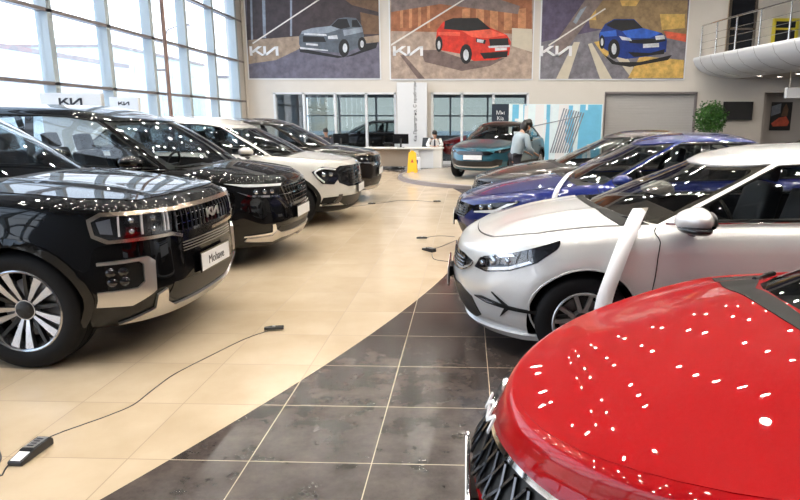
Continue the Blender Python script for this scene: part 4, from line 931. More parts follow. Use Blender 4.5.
def make_posters():
    W = lambda px, py: aty(px, py, YB-.05)
    def poster(x0, x1, z0, z1, base, lab, layers, logo, loc2):
        e = empty('poster', ((x0+x1)/2, YB-.002, z0), 0, lab, 'poster'); cx = (x0+x1)/2
        obj('backing', B(x0-.05-cx, x1+.05-cx, -.03, 0, -.05, z1-z0+.05), 'white_panel', e)
        obj('printed_ground', B(x0-cx, x1-cx, -.034, -.03, 0, z1-z0), base, e)
        k = [0]
        for nm, m, polys in layers:
            d0 = .034+.0012*k[0]; k[0] += 1
            for py_ in polys:
                bm = bmesh.new()
                q = [W(*p[:2]) for p in py_]; q = [(min(max(x, x0), x1)-cx, min(max(z, z0), z1)-z0) for x, z in q]
                ar = sum(q[i-1][0]*q[i][1]-q[i][0]*q[i-1][1] for i in range(len(q)))
                if abs(ar) < 1e-5: continue
                prism(bm, q, lambda x, y, d: (x, -d0-d, y), .001)
                fixn(bm); obj(nm[:-1] if nm.endswith('s') and not nm.endswith('ss') else nm, bm, m, e)
        if logo:
            x, z = W(*logo); logo_flat('printed_logo', loc2, (x-cx, -.034-.0012*k[0]-.002, z-z0), 'logo_white', e)
        return e
    for nm, c in (('p_asphalt', (.14, .13, .175)), ('p_wall', (.05, .035, .04)), ('p_stone', (.35, .26, .19)), ('p_wood', (.16, .09, .05)), ('p_slate', (.10, .12, .15)), ('p_slate_l', (.26, .30, .36)), ('p_black', (.012, .012, .014)), ('p_silver', (.6, .62, .66)), ('p_line', (.75, .72, .68)),
                  ('p_paving', (.42, .32, .26)), ('p_shadow', (.17, .12, .11)), ('p_red', (.62, .035, .02)), ('p_red_l', (.85, .12, .07)), ('p_copper', (.35, .13, .06)), ('p_copper_l', (.55, .25, .12)), ('p_roof', (.22, .17, .16)),
                  ('p_blue', (.008, .035, .22)), ('p_blue_l', (.03, .12, .55)), ('p_gold', (.65, .42, .12)), ('p_purple', (.10, .08, .14)), ('p_grey', (.20, .19, .22)), ('p_city', (.30, .20, .10)), ('p_neon', (.7, .12, .06)), ('p_pale', (.62, .56, .45)), ('p_skyblue', (.18, .55, .80)), ('p_skypale', (.80, .92, .98)), ('p_deepblue', (.05, .16, .26)), ('p_ink', (.02, .03, .05))):
        m_, N_, L_, b_ = nodes_of(nm, c, .45); n_ = N_.new('ShaderNodeTexNoise'); n_.inputs['Scale'].default_value = 3.5; n_.inputs['Detail'].default_value = 8; n_.inputs['Roughness'].default_value = .7; t_ = N_.new('ShaderNodeTexCoord'); L_.new(t_.outputs['Object'], n_.inputs['Vector']); r_ = N_.new('ShaderNodeValToRGB'); r_.color_ramp.elements[0].position = .35; r_.color_ramp.elements[1].position = .65; r_.color_ramp.elements[0].color = (*[v*(.95 if nm[2:5] in ('sky', 'pal', 'lin', 'ink') else .7) for v in c], 1); r_.color_ramp.elements[1].color = (*[min(1, v*(1.05 if nm[2:5] in ('sky', 'pal', 'lin', 'ink') else 1.3)) for v in c], 1); L_.new(n_.outputs['Fac'], r_.inputs[0]); L_.new(r_.outputs[0], b_.inputs['Base Color'])
    def wheel(px, py, r, sq=.6, n=14): return [(px+r*sq*math.cos(2*PI*i/n), py+r*math.sin(2*PI*i/n)) for i in range(n)]
    # first poster: grey SUV on a street
    poster(-8.33, -3.32, 3.24, 6.95, 'p_asphalt', 'left poster with a grey SUV beside a dark glass building, on the back wall', [
        ('printed_wall', 'p_wall', [[(246, -30), (382, -30), (382, 40), (300, 38), (246, 40)]]), ('printed_kerb', 'p_stone', [[(248, 40), (301, 36), (301, 48), (276, 60), (248, 64)], [(356, 38), (382, 35), (382, 42), (358, 44)]]),
        ('printed_columns', 'p_slate_l', [[(262, 0), (265, 0), (266, 38), (263, 38)], [(290, 0), (292, 0), (292, 36), (290, 36)], [(250, 0), (252, 0), (253, 40), (251, 40)]]),
        ('printed_lintel', 'p_wood', [[(345, 0), (382, 0), (382, 12), (352, 5)], [(360, 12), (380, 16), (380, 34), (362, 34)]]), ('printed_light_line', 'p_line', [[(252, 43), (320, -2), (321, -1), (253, 44)]]),
        ('printed_shadow', 'p_black', [[(299, 48), (345, 57), (362, 50), (366, 44), (378, 42), (376, 48), (352, 56), (338, 58), (300, 52)]]),
        ('printed_car_body', 'p_slate', [[(299, 36), (302, 31), (312, 28), (330, 26), (337, 19), (345, 17), (356, 18), (362, 26), (364, 36), (363, 46), (345, 53), (330, 52), (301, 49), (299, 44)]]),
        ('printed_car_bonnet', 'p_slate_l', [[(302, 31), (312, 28), (331, 26), (340, 29), (328, 33), (301, 34)], [(343, 30), (362, 27), (363, 32), (344, 36)]]),
        ('printed_car_glass', 'p_black', [[(331, 26), (338, 19), (347, 19), (350, 27), (341, 29)], [(352, 20), (357, 20), (361, 27), (352, 27)], [(303, 36), (324, 37), (326, 42), (303, 42)]]), ('printed_wheels', 'p_black', [wheel(344, 48, 9), wheel(362, 44, 7)]),
        ('printed_rims', 'p_silver', [wheel(345, 48, 4.6, .5), wheel(362, 44, 3.6, .5), [(328, 36), (337, 35), (338, 39), (328, 39)], [(304, 33), (326, 34), (327, 36), (304, 35)], [(306, 43), (318, 44), (318, 46), (306, 45)], [(300, 47), (328, 50), (328, 51), (300, 49)]])], (264, 51), 1.12)
    poster(-2.90, 2.42, 3.22, 6.95, 'p_paving', 'middle poster with a red crossover before a copper toned building', [
        ('printed_building', 'p_copper', [[(391, -30), (532, -30), (532, 34), (391, 31)]]), ('printed_windows', 'p_copper_l', [[(462+14*i, 9), (470+14*i, 8), (470+14*i, 30), (462+14*i, 30)] for i in range(5)]+[[(400+9*i, 4), (403+9*i, 4), (403+9*i, 28), (400+9*i, 28)] for i in range(4)]),
        ('printed_canopy', 'p_roof', [[(391, -20), (440, -20), (520, 6), (518, 14), (440, 4), (391, 12)]]), ('printed_wall', 'p_pale', [[(512, 28), (532, 29), (532, 52), (512, 46)]]),
        ('printed_shadow', 'p_shadow', [[(420, 50), (438, 50), (470, 61), (505, 58), (490, 66), (462, 71), (425, 62)], [(400, 55), (404, 55), (425, 79), (418, 79)]]), ('printed_light_line', 'p_line', [[(391, 44), (465, -2), (466, -1), (391, 46)]]),
        ('printed_car_body', 'p_red', [[(436, 40), (437, 30), (443, 22), (452, 19), (478, 19), (491, 28), (507, 35), (511, 42), (509, 55), (495, 60), (474, 61), (462, 54), (440, 50)]]),
        ('printed_car_bonnet', 'p_red_l', [[(462, 31), (489, 29), (506, 35), (488, 38), (472, 37)], [(438, 32), (460, 32), (460, 36), (438, 35)]]),
        ('printed_car_glass', 'p_black', [[(445, 21), (453, 18), (478, 18), (491, 29), (468, 31), (444, 29)], [(476, 38), (486, 40), (485, 44), (476, 42)], [(489, 39), (508, 38), (509, 45), (490, 46)], [(480, 53), (508, 51), (507, 57), (484, 59)]]), ('printed_wheels', 'p_black', [wheel(466, 54, 10), wheel(439, 44, 8, .45)]),
        ('printed_rims', 'p_silver', [wheel(466, 55, 5.6, .5), wheel(439, 45, 4.4, .35), [(477, 39), (484, 40), (483, 43), (477, 42)], [(488, 46), (510, 45), (510, 47), (489, 48)], [(495, 48), (507, 47.5), (507, 50), (495, 51)]])], (408, 51), 1.15)
    poster(2.74, 8.08, 3.22, 6.95, 'p_purple', 'right poster with a blue sedan speeding over a striped road, on the back wall', [
        ('printed_road', 'p_grey', [[(540, 42), (600, 30), (686, 38), (686, 80), (540, 80)]]), ('printed_city', 'p_city', [[(586, 0), (640, 0), (688, 0), (688, 36), (640, 33), (590, 28)]]), ('printed_city_lights', 'p_gold', [[(660, 14), (685, 14), (685, 28), (662, 30)], [(590, 6), (596, 4), (596, 20), (590, 20)], [(620, 0), (640, 0), (636, 6), (622, 6)]]), ('printed_red_lights', 'p_neon', [[(664, 31), (686, 34), (686, 42), (667, 38)]]),
        ('printed_slab', 'p_roof', [[(553, 46), (585, 0), (603, 0), (560, 58)]]), ('printed_slab_edge', 'p_slate_l', [[(573, 22), (580, 10), (587, 6), (576, 24)]]), ('printed_stripes', 'p_pale', [[(556, 80), (574, 42), (580, 42), (568, 80)], [(588, 44), (592, 43), (612, 80), (600, 80)], [(600, 36), (604, 36), (620, 46), (640, 78), (632, 80)]]), ('printed_warm_road', 'p_gold', [[(640, 56), (684, 60), (684, 78), (628, 78)], [(604, 40), (612, 50), (606, 58), (594, 42)]]),
        ('printed_light_line', 'p_line', [[(548, 45), (605, 8), (606, 9), (549, 46)]]), ('printed_shadow', 'p_black', [[(603, 54), (616, 62), (640, 62), (672, 55), (668, 60), (630, 67), (612, 64)]]),
        ('printed_car_body', 'p_blue', [[(599, 34), (605, 24), (614, 19), (634, 19), (643, 28), (662, 33), (667, 40), (666, 52), (650, 56), (626, 59), (617, 57), (600, 46)]]), ('printed_car_bonnet', 'p_blue_l', [[(622, 31), (643, 28), (661, 33), (650, 38), (628, 38)], [(600, 32), (616, 30), (617, 36), (600, 37)]]),
        ('printed_car_glass', 'p_black', [[(606, 25), (614, 20), (634, 20), (643, 28), (622, 31), (612, 28)], [(628, 40), (664, 38), (666, 41), (650, 44), (630, 43)], [(628, 52), (650, 53), (665, 49), (664, 54), (634, 57)]]), ('printed_wheels', 'p_black', [wheel(614, 49, 10), wheel(602, 42, 7, .4)]), ('printed_rims', 'p_silver', [wheel(614, 49, 5.6, .45), wheel(602, 42, 3.8, .35), [(619, 36), (630, 38), (632, 41), (622, 40)], [(655, 36), (664, 35), (665, 39), (656, 40)], [(643, 44), (659, 43), (659, 47), (643, 48)]])], (556, 51), 1.2)
    # white vertical sign board
    x0, x1 = -2.66, -1.52; e = empty('sign_board', ((x0+x1)/2, YB-.25, 0), 0, 'tall white sign board with vertical lettering behind the reception desk', 'sign'); w = (x1-x0)/2
    obj('panel', B(-w, w, -.04, .04, .05, 3.07), 'white_panel', e, bevel=.01); obj('foot', B(-w-.1, w+.1, -.25, .2, 0, .05), 'frame_white', e)
    text('lettering', 'Kia Проверено. С пробегом', .168, 'ink', e, (.12, -.047, 2.0), (PI/2, -PI/2, 0), .002)
    # wide banner
    yb = 23.2; (xa, za), (xb, zb_) = aty(492, 104, yb), aty(603, 104, yb); z1 = za; e = empty('banner_wall', ((xa+xb)/2, yb, 0), 0, 'wide pale blue printed banner wall with a black left panel, standing before the back wall', 'banner'); cx = (xa+xb)/2
    xm = aty(509, 110, yb)[0]
    obj('black_panel', B(xa-cx, xm-cx-.01, -.03, .03, 0.02, z1), 'p_ink', e); obj('printed_panel', B(xm-cx, xb-cx, -.035, .03, 0.02, z1), 'p_skypale', e)
    text('lettering', 'Мы\nKia', .2, 'logo_white', e, ((xa+xm)/2-cx, -.034, z1-.42), (PI/2, 0, 0), .002)
    rs = random.Random(3); bm = bmesh.new(); bm2 = bmesh.new(); bm3 = bmesh.new()
    wd = xb-xm
    for i in range(17):
        x = xm-cx+.05+rs.random()*(wd-.35); ww = .03+rs.random()*.13; z0 = .1+rs.random()*.9; zt_ = z0+.5+rs.random()*1.; zt_ = min(zt_, z1-.05); b_ = (bm, bm2)[i % 2]; sk = rs.uniform(-.1, .1)
        prism(b_, [(x, z0), (x+ww, z0), (x+ww+sk, zt_), (x+sk, zt_)], lambda a, z, d: (a, -.036-.0006*i-d, z), .0005)
    for i in range(9):
        x = xm-cx+wd*.45+i*.09; prism(bm3, [(x, .5), (x+.05, .5), (x+.5, z1-.15-i*.02), (x+.45, z1-.15-i*.02)], lambda a, z, d: (min(a, xb-cx), -.048-d, z), .0005)
    prism(bm3, [(xm-cx+.2, 1.3), (xb-cx-.8, z1-.45), (xb-cx-.8, z1-.42), (xm-cx+.2, 1.34)], lambda a, z, d: (a, -.05-d, z), .0005)
    for q, m in ((bm, 'p_skyblue'), (bm2, 'logo_white'), (bm3, 'p_slate_l')): obj('printed_shapes', fixn(q), m, e)
    for i, (fa, fb, sk, m) in enumerate(((.03, .10, .02, 'p_skyblue'), (.16, .20, -.03, 'p_skyblue'), (.27, .36, .05, 'logo_white'), (.40, .44, 0, 'p_skyblue'), (.5, .6, .12, 'logo_white'), (.74, .8, .06, 'p_skyblue'), (.84, .99, 0, 'p_skyblue'))):
        a_, b_ = xm-cx+fa*wd, xm-cx+fb*wd; q_ = bmesh.new(); prism(q_, [(a_, .03), (b_, .03), (min(b_+sk, xb-cx), z1-.02), (a_+sk, z1-.02)], lambda x, z, d: (x, -.0352-d, z), .0004); obj('printed_band', fixn(q_), m, e)
    bm = bmesh.new(); prism(bm, [(xm-cx+.15, .1), (xm-cx+.75, .1), (xm-cx+.8, .9), (xm-cx+.5, 1.25), (xm-cx+.2, .9)], lambda a, z, d: (a, -.052-d, z), .0005); obj('printed_figure', fixn(bm), 'p_deepblue', e)
    # television, small poster, hanging sign
    e = empty('television', (10.18, YB-.09, 1.71), 0, 'flat black television on the wall right of the potted tree', 'television'); obj('screen', B(-.55, .55, -.03, .03, 0, .68), 'screen_black', e, bevel=.01); obj('wall_mount', B(-.15, .15, .03, .09, .2, .45), 'plastic_black', e)
    (xa, z1), (xb, z0) = aty(773, 102, 25.1), aty(790.5, 130.5, 25.1); e = empty('poster', ((xa+xb)/2, 25.19, z0), 0, 'small dark poster with a red car and a man, in the recess on the right', 'poster'); w = (xb-xa)/2; h = z1-z0
    obj('backing', B(-w, w, -.03, 0, 0, h), 'p_black', e); bm = bmesh.new(); prism(bm, [(-w*.9, h*.25), (-w*.2, h*.45), (w*.5, h*.5), (w*.85, h*.3), (w*.7, h*.16), (-w*.7, h*.14)], lambda x, z, d: (x, -.031-d, z), .001); obj('printed_car', fixn(bm), 'p_neon', e)
    bm = bmesh.new(); prism(bm, [(0, h*.5), (w*.6, h*.5), (w*.65, h*.75), (w*.4, h*.95), (w*.15, h*.8)], lambda x, z, d: (x, -.031-d, z), .001); obj('printed_figure', fixn(bm), 'p_wood', e); bm = bmesh.new(); prism(bm, [(-w, h*.5), (-w*.1, h*.62), (-w*.1, h*.95), (-w, h*.85)], lambda x, z, d: (x, -.031-d, z), .001); obj('printed_window', fixn(bm), 'p_slate_l', e)
    x, z = aty(797, 93, 20.); e = empty('hanging_sign', (x+.1, 20, z-.16), 0, 'small white sign box hanging from the gallery soffit at the right edge', 'sign'); obj('sign_box', B(-.45, .45, -.08, .08, 0, .32), 'white_panel', e, bevel=.01)
    for s in (-.35, .35): obj('hanger', B(s-.01, s+.01, -.01, .01, .32, 3.36-z+.0), 'steel_rail', e)
def make_gallery():
    # curved gallery: path of the outer top edge, from the back wall towards the viewer, bellied fascia below
    path = smoothline([(8.45, 24.0), (8.75, 22.0), (9.2, 19.5), (9.75, 16.5), (10.7, 13.0), (12.4, 10.0), (15, 8.0), (17.7, 7.3)], 6); zt, zb = 3.98, 3.22
    bm = bmesh.new(); prof = [(-.02, zt), (-.05, zt-.04), (-.04, zt-.12), (.05, zt-.30), (.25, zt-.48), (.6, zt-.63), (1.1, zt-.72), (1.5, zb), (1.5, zt-.2), (.25, zt-.05), (.25, zt)]
    rows = []
    for i, p in enumerate(path):
        a = path[max(i-1, 0)]; b = path[min(i+1, len(path)-1)]; t = Vector((b[0]-a[0], b[1]-a[1])).normalized(); n = Vector((-t.y, t.x)); n = n if n.x > 0 or n.y > 0 else -n
        if n.x < 0: n = -n
        rows.append([bm.verts.new((min(p[0]+n.x*d, 17.69), min(p[1]+n.y*d, 23.99), z)) for d, z in prof])
    for i in range(len(rows)-1):
        for j in range(len(prof)): bm.faces.new((rows[i][j], rows[i][(j+1) % len(prof)], rows[i+1][(j+1) % len(prof)], rows[i+1][j]))
    fixn(bm); g = tag(obj('trim_1', bm, 'white_panel', None, 50), kind='structure')
    # soffit slab behind the fascia
    bm = bmesh.new(); out = [(min(p[0]+1.3, 17.6), p[1]+(.5 if p[0] > 11 else 0)) for p in path]; poly = [(x, min(y, 23.99)) for x, y in out]+[(17.69, 23.99)]
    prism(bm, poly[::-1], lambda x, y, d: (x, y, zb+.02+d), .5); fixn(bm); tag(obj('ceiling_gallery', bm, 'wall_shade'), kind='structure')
    bm = bmesh.new()
    for i in range(2, len(path)-1, 2):                          # seams of the fascia panels
        a = path[i-1]; b = path[i+1]; p = path[i]; t = Vector((b[0]-a[0], b[1]-a[1])).normalized(); n = Vector((-t.y, t.x)); n = n if n.x > 0 else -n
        tube(bm, [(p[0]+n.x*d, min(p[1]+n.y*d, 23.9), z) for d, z in prof[1:7]], .006, 4)
    obj('trim_seam', bm, 'frame_grey', g)
    # railing
    e = empty('balustrade', (path[0][0], path[0][1], zt), 0, 'steel balustrade with round posts and thin rails along the curved gallery', 'railing'); ox, oy = path[0]
    def at(i, z, d=.1):
        a = path[max(i-1, 0)]; b = path[min(i+1, len(path)-1)]; p = path[i]; t = Vector((b[0]-a[0], b[1]-a[1])).normalized(); n = Vector((-t.y, t.x)); n = n if n.x > 0 else -n
        return (p[0]+n.x*d-ox, p[1]+n.y*d-oy, z)
    for i in range(1, len(path)-1, 3):
        x, y, _ = at(i, 0); bm = bmesh.new(); tube(bm, [(x, y, 0), (x, y, 1.08)], .028, 10); lathe_ = tube(bm, [(x, y, 0), (x, y, .03)], .06, 12); obj('post', bm, 'steel_rail', e, 50)
    bm = bmesh.new(); tube(bm, [at(i, 1.1) for i in range(1, len(path)-1)], .03, 8); obj('handrail', bm, 'steel_rail', e, 60)
    for z in (.25, .5, .75): bm = bmesh.new(); tube(bm, [at(i, z) for i in range(1, len(path)-1)], .009, 6); obj('thin_rail', bm, 'steel_rail', e, 60)
    # upper wall windows
    for (pa, pb) in ((731, 757), (777, 800)):
        (xa, _), (xb, _) = aty(pa, 0, YB-.06), aty(pb, 0, YB-.06); bm = bmesh.new(); e2 = tag(obj('window_%d' % (5 if pa < 760 else 6), B(xa, xb, YB-.05, YB-.01, 4.0, 6.6 if pa < 760 else 5.3), 'dark_glass'), kind='structure')
        zt_ = 6.65 if pa < 760 else 5.35; box(bm, xa-.05, xa+.05, YB-.09, YB, 3.98, zt_); box(bm, xb-.05, xb+.05, YB-.09, YB, 3.98, zt_); box(bm, xa, xb, YB-.09, YB, zt_-.1, zt_); box(bm, xa, xb, YB-.09, YB, 4.95, 5.02); obj('window_frame', bm, 'yellow_frame' if pa > 760 else 'bronze_chrome', e2)
    for i, (px, py) in enumerate(((772, 78), (799, 74), (759, 76))):
        x, y = atz(px, py, zb); 
        bm = bmesh.new(); lathe(bm, [(.09, 0), (.12, 0), (.12, -.02), (.09, -.02)], 18, 'z', close=True); o = obj('gallery_lamp', fixn(bm), 'white_panel', None, None, (x, min(y, 23.), zb+.02)); tag(o, 'small round lamp set in the gallery soffit on the right', 'ceiling lamp', 'lamps under the gallery')
        bm = bmesh.new(); lathe(bm, [(0, -.012), (.09, -.012), (.09, -.006), (0, -.006)], 18, 'z'); obj('lamp_disc', fixn(bm), 'spot_on', o)
# ------------------------------------------------------------------ furniture, people, small things
def skin_mesh(name, m, parent, pts, edges, rad, root=0, sub=2, loc=None):
    me = bpy.data.meshes.new(name); me.from_pydata([tuple(p) for p in pts], edges, []); me.update(); o = addmesh(name, me, parent, loc); me.materials.append(M[m])
    md = o.modifiers.new('skin', 'SKIN'); md.use_smooth_shade = True; md.branch_smoothing = .6
    for i, v in enumerate(me.skin_vertices[0].data): r = rad[i]; v.radius = (r, r) if not isinstance(r, tuple) else r; v.use_root = (i == root)
    s = o.modifiers.new('sub', 'SUBSURF'); s.levels = s.render_levels = sub
    me2 = bpy.data.meshes.new_from_object(o.evaluated_get(bpy.context.evaluated_depsgraph_get())); bpy.data.objects.remove(o)
    for p in me2.polygons: p.use_smooth = True
    return addmesh(name, me2, parent, loc)
def person(loc, rz, label, J, shirt, long_hair=False, mask=False, tie=False, trousers='trousers', lean=0):
    """J: joint dict in local metres, figure faces +y"""
    e = empty('person', loc, rz, label, 'person'); V = lambda k: Vector(J[k])
    P, E_, Rr = [], [], []
    def add(p, r, par=None):
        P.append(Vector(p)); Rr.append(r); i = len(P)-1
        if par is not None: E_.append((par, i))
        return i
    pel = add(V('pelvis'), (.15, .11)); sp = add(V('waist'), (.125, .095), pel); ch = add(V('chest'), (.16, .11), sp); nk0 = add(V('neckbase'), (.06, .055), ch); nk = add(V('neck'), (.05, .05), nk0)
    hd = V('head'); up = (hd-V('neck')).normalized()
    h1 = add(hd-up*.05+Vector((0, .01, 0)), (.068, .07), nk); h2 = add(hd+up*.04, (.078, .092), h1); h3 = add(hd+up*.10, (.05, .06), h2)
    for s, k in ((-1, 'l'), (1, 'r')):
        a = add(V('sh'+k), .055, ch); b = add(V('el'+k), .04, a); c = add(V('wr'+k), .026, b); d = (V('wr'+k)-V('el'+k)).normalized(); side = d.cross(Vector((0, 0, 1)) if abs(d.z) < .9 else Vector((0, 1, 0))).normalized()
        pm = add(V('wr'+k)+d*.06, (.036, .018), c)
        for f, (o_, ln) in enumerate(((-.030, .075), (-.010, .085), (.010, .08), (.029, .065))):
            q = add(V('wr'+k)+d*.095+side*o_, .010, pm); add(V('wr'+k)+d*(.095+ln*.55)+side*o_*1.1, .0085, q); add(V('wr'+k)+d*(.09+ln)+side*o_*1.15+Vector((0, 0, -.015)), .007, len(P)-1)
        q = add(V('wr'+k)+d*.03-side*.035, .011, c); add(V('wr'+k)+d*.07-side*.055, .009, q)
        a = add(V('hip'+k), .085, pel); b = add(V('kn'+k), .058, a); c = add(V('an'+k), .038, b); add(V('toe'+k), .035, c)
    skin_mesh('body', 'skin', e, P, E_, Rr, 0, 1)
    # face: nose, eyes, mouth, ears
    bm = bmesh.new(); f = Vector((0, 1, 0)); hc = hd+up*.01
    tube(bm, [hc+f*.085+up*.02, hc+f*.105-up*.012, hc+f*.09-up*.022], [.008, .012, .008], 8); obj('nose', bm, 'skin', e, 60)
    for s in (-1, 1):
        bm = bmesh.new(); bmesh.ops.create_uvsphere(bm, u_segments=10, v_segments=8, radius=.011); obj('eye', bm, 'p_ink' if 'p_ink' in M else 'ink', e, 80, hc+f*.080+up*.025+Vector((s*.03, 0, 0)))
        bm = bmesh.new(); bmesh.ops.create_uvsphere(bm, u_segments=10, v_segments=8, radius=.03); bmesh.ops.scale(bm, vec=(.3, .6, 1), verts=bm.verts); obj('ear', bm, 'skin', e, 80, hc+Vector((s*.08, -.005, 0)))
    bm = bmesh.new(); tube(bm, [hc+f*.078-up*.045+Vector((x, -abs(x)*.2, 0)) for x in (-.022, 0, .022)], .005, 6); obj('mouth', bm, 'face_mask', e, 60)
    if mask:
        bm = bmesh.new(); bmesh.ops.create_uvsphere(bm, u_segments=14, v_segments=10, radius=1); 
        for v in bm.verts: v.co = Vector((v.co.x*.066, v.co.y*.05, v.co.z*.05))
        obj('face_mask', bm, 'face_mask', e, 80, hc+f*.06-up*.04)
    # hair
    bm = bmesh.new(); bmesh.ops.create_uvsphere(bm, u_segments=20, v_segments=14, radius=1)
    for v in bm.verts:
        x, y, z = v.co; k = 1+.03*math.sin(9*x+5*y); v.co = Vector((x*.094*k, y*.108*k-.018+(.0 if z > 0 else -.022), z*.112 if z > -.1 else z*(.12 if y < .25 else .03)))
    R_ = Vector((0, 0, 1)).rotation_difference(up).to_matrix().to_4x4(); bmesh.ops.transform(bm, matrix=R_, verts=bm.verts); obj('hair', bm, 'hair', e, 80, hd+up*.055)
    if long_hair:
        bm = bmesh.new(); bmesh.ops.create_uvsphere(bm, u_segments=14, v_segments=10, radius=.06); bmesh.ops.scale(bm, vec=(1.1, 1, .9), verts=bm.verts); obj('hair_bun', bm, 'hair', e, 80, hd+up*.175-f*.07)
        bm = bmesh.new(); bmesh.ops.create_uvsphere(bm, u_segments=14, v_segments=10, radius=.09); bmesh.ops.scale(bm, vec=(1.12, .8, 1.25), verts=bm.verts); obj('hair_back', bm, 'hair', e, 80, hd-f*.055-up*.0)
    # clothes
    P2, E2, R2 = [], [], []
    def ad(p, r, par=None):
        P2.append(Vector(p)); R2.append(r); i = len(P2)-1
        if par is not None: E2.append((par, i))
        return i
    a0 = ad(V('pelvis')-Vector((0, 0, .12 if long_hair else .02)), (.185, .15) if long_hair else (.20, .15)); a1 = ad(V('waist'), (.165, .13), a0); a2 = ad(V('chest'), (.19, .14), a1); am = ad(V('neckbase')*.5+V('chest')*.5, (.16, .135), a2); a3 = ad(V('neckbase')+Vector((0, 0, .005)), (.095, .095), am)
    for k in 'lr':
        b = ad(V('sh'+k), .08, a2); c = ad(V('el'+k), .062, b); ad(V('wr'+k)*.9+V('el'+k)*.1, .045, c)
    sh = skin_mesh('shirt', shirt, e, P2, E2, R2, 0, 1)
    if tie: bm = bmesh.new(); n = V('neckbase'); c = V('chest'); prism(bm, [(-.02, 0), (.02, 0), (.035, -.3), (0, -.34), (-.035, -.3)], lambda x, z, d: (x, c.y+.135+d, n.z-.03+z), .01); obj('tie', fixn(bm), 'tie', e)
    P3 = [V('pelvis')-Vector((0, 0, .04 if long_hair else -.02))]; R3 = [(.10, .09) if long_hair else (.145, .115)]; E3 = []
    for k in 'lr':
        i = len(P3); P3 += [V('hip'+k), V('kn'+k), V('an'+k)+Vector((0, 0, .02))]; R3 += [.092, .076, .062]; E3 += [(0, i), (i, i+1), (i+1, i+2)]
    skin_mesh('trousers', trousers, e, P3, E3, R3, 0, 1)
    for k in 'lr':
        bm = bmesh.new(); d = V('toe'+k)-V('an'+k); d.z = 0; d.normalize(); s_ = Vector((-d.y, d.x, 0)); c = V('an'+k); c = Vector((c.x, c.y, 0))
        for z in (0, .05):
            pass
        pts = [(-.09, -.04), (.02, -.045), (.13, -.045), (.18, -.02), (.18, .02), (.13, .045), (.02, .045), (-.09, .04)]; zb = V('toe'+k).z-.035
        prism(bm, pts, lambda x, y, h: tuple(c+d*x+s_*y+Vector((0, 0, zb+h))), .075); obj('shoe', fixn(bm), 'plastic_black', e, bevel=.015)
    return e
def joints_stand(h=1.63, lean=.25):
    k = h/1.7; s = math.sin(lean); c = math.cos(lean)
    def U(y, z, x=0):                                            # upper body rotates forward about the hips
        dz = z-.95; return (x*k, (y*c+dz*s)*k, (.95+dz*c-y*s)*k)
    J = dict(pelvis=(0, 0, .95*k), waist=U(0, 1.1), chest=U(.0, 1.30), neckbase=U(-.01, 1.44), neck=U(.0, 1.49), head=U(.05, 1.58))
    for s_, n in ((-1, 'l'), (1, 'r')):
        J['sh'+n] = U(0, 1.39, s_*.18); J['el'+n] = U(.12, 1.14, s_*.24); J['wr'+n] = U(.34, 1.12, s_*.16); J['hip'+n] = (s_*.09*k, 0, .90*k); J['kn'+n] = (s_*.10*k, .03, .50*k); J['an'+n] = (s_*.11*k, -.01, .09*k); J['toe'+n] = (s_*.12*k, .14, .04)
    return J
def joints_sit(seat=.47, lean=.25):
    s = math.sin(lean); c = math.cos(lean)
    def U(y, z, x=0): return (x, y*c+z*s, seat+.1+z*c-y*s)
    J = dict(pelvis=(0, 0, seat+.1), waist=U(0, .16), chest=U(0, .37), neckbase=U(0, .50), neck=U(0, .55), head=U(.04, .65))
    for s_, n in ((-1, 'l'), (1, 'r')):
        J['sh'+n] = U(0, .45, s_*.18); J['el'+n] = (s_*.27, .28, seat+.34); J['wr'+n] = (s_*.12, .48, seat+.33); J['hip'+n] = (s_*.09, .02, seat+.08); J['kn'+n] = (s_*.11, .42, seat+.06); J['an'+n] = (s_*.11, .40, .09); J['toe'+n] = (s_*.12, .54, .04)
    return J
def office_chair(loc, rz, label):
    e = empty('office_chair', loc, rz, label, 'chair')
    softbox('seat', 'plastic_black', e, .48, .46, .08, (0, 0, .45)); softbox('backrest', 'plastic_black', e, .44, .06, .5, (0, -.24, .80), (math.radians(8), 0, 0), .9)
    bm = bmesh.new(); tube(bm, [(0, 0, .06), (0, 0, .42)], .025, 10); tube(bm, [(0, -.1, .42), (0, -.27, .45), (0, -.28, .65)], .018, 8); obj('column', bm, 'steel', e, 50)
    for k in range(5):
        a = 2*PI*k/5; bm = bmesh.new(); tube(bm, [(0, 0, .09), (.28*math.cos(a), .28*math.sin(a), .065)], [.025, .016], 8); l = obj('leg', bm, 'plastic_black', e, 50); bm = bmesh.new(); lathe(bm, [(0, -.015), (.026, -.015), (.026, .015), (0, .015)], 12, 'y'); obj('castor', bm, 'plastic_black', l, 40, (.28*math.cos(a), .28*math.sin(a), .027))
def monitor(loc, rz, label):
    e = empty('computer_monitor', loc, rz, label, 'monitor'); obj('screen', B(-.27, .27, -.02, .02, .12, .46), 'screen_black', e, bevel=.006); obj('stand', B(-.03, .03, .02, .05, .01, .3), 'plastic_black', e); obj('foot', B(-.12, .12, -.08, .1, 0, .012), 'plastic_black', e)
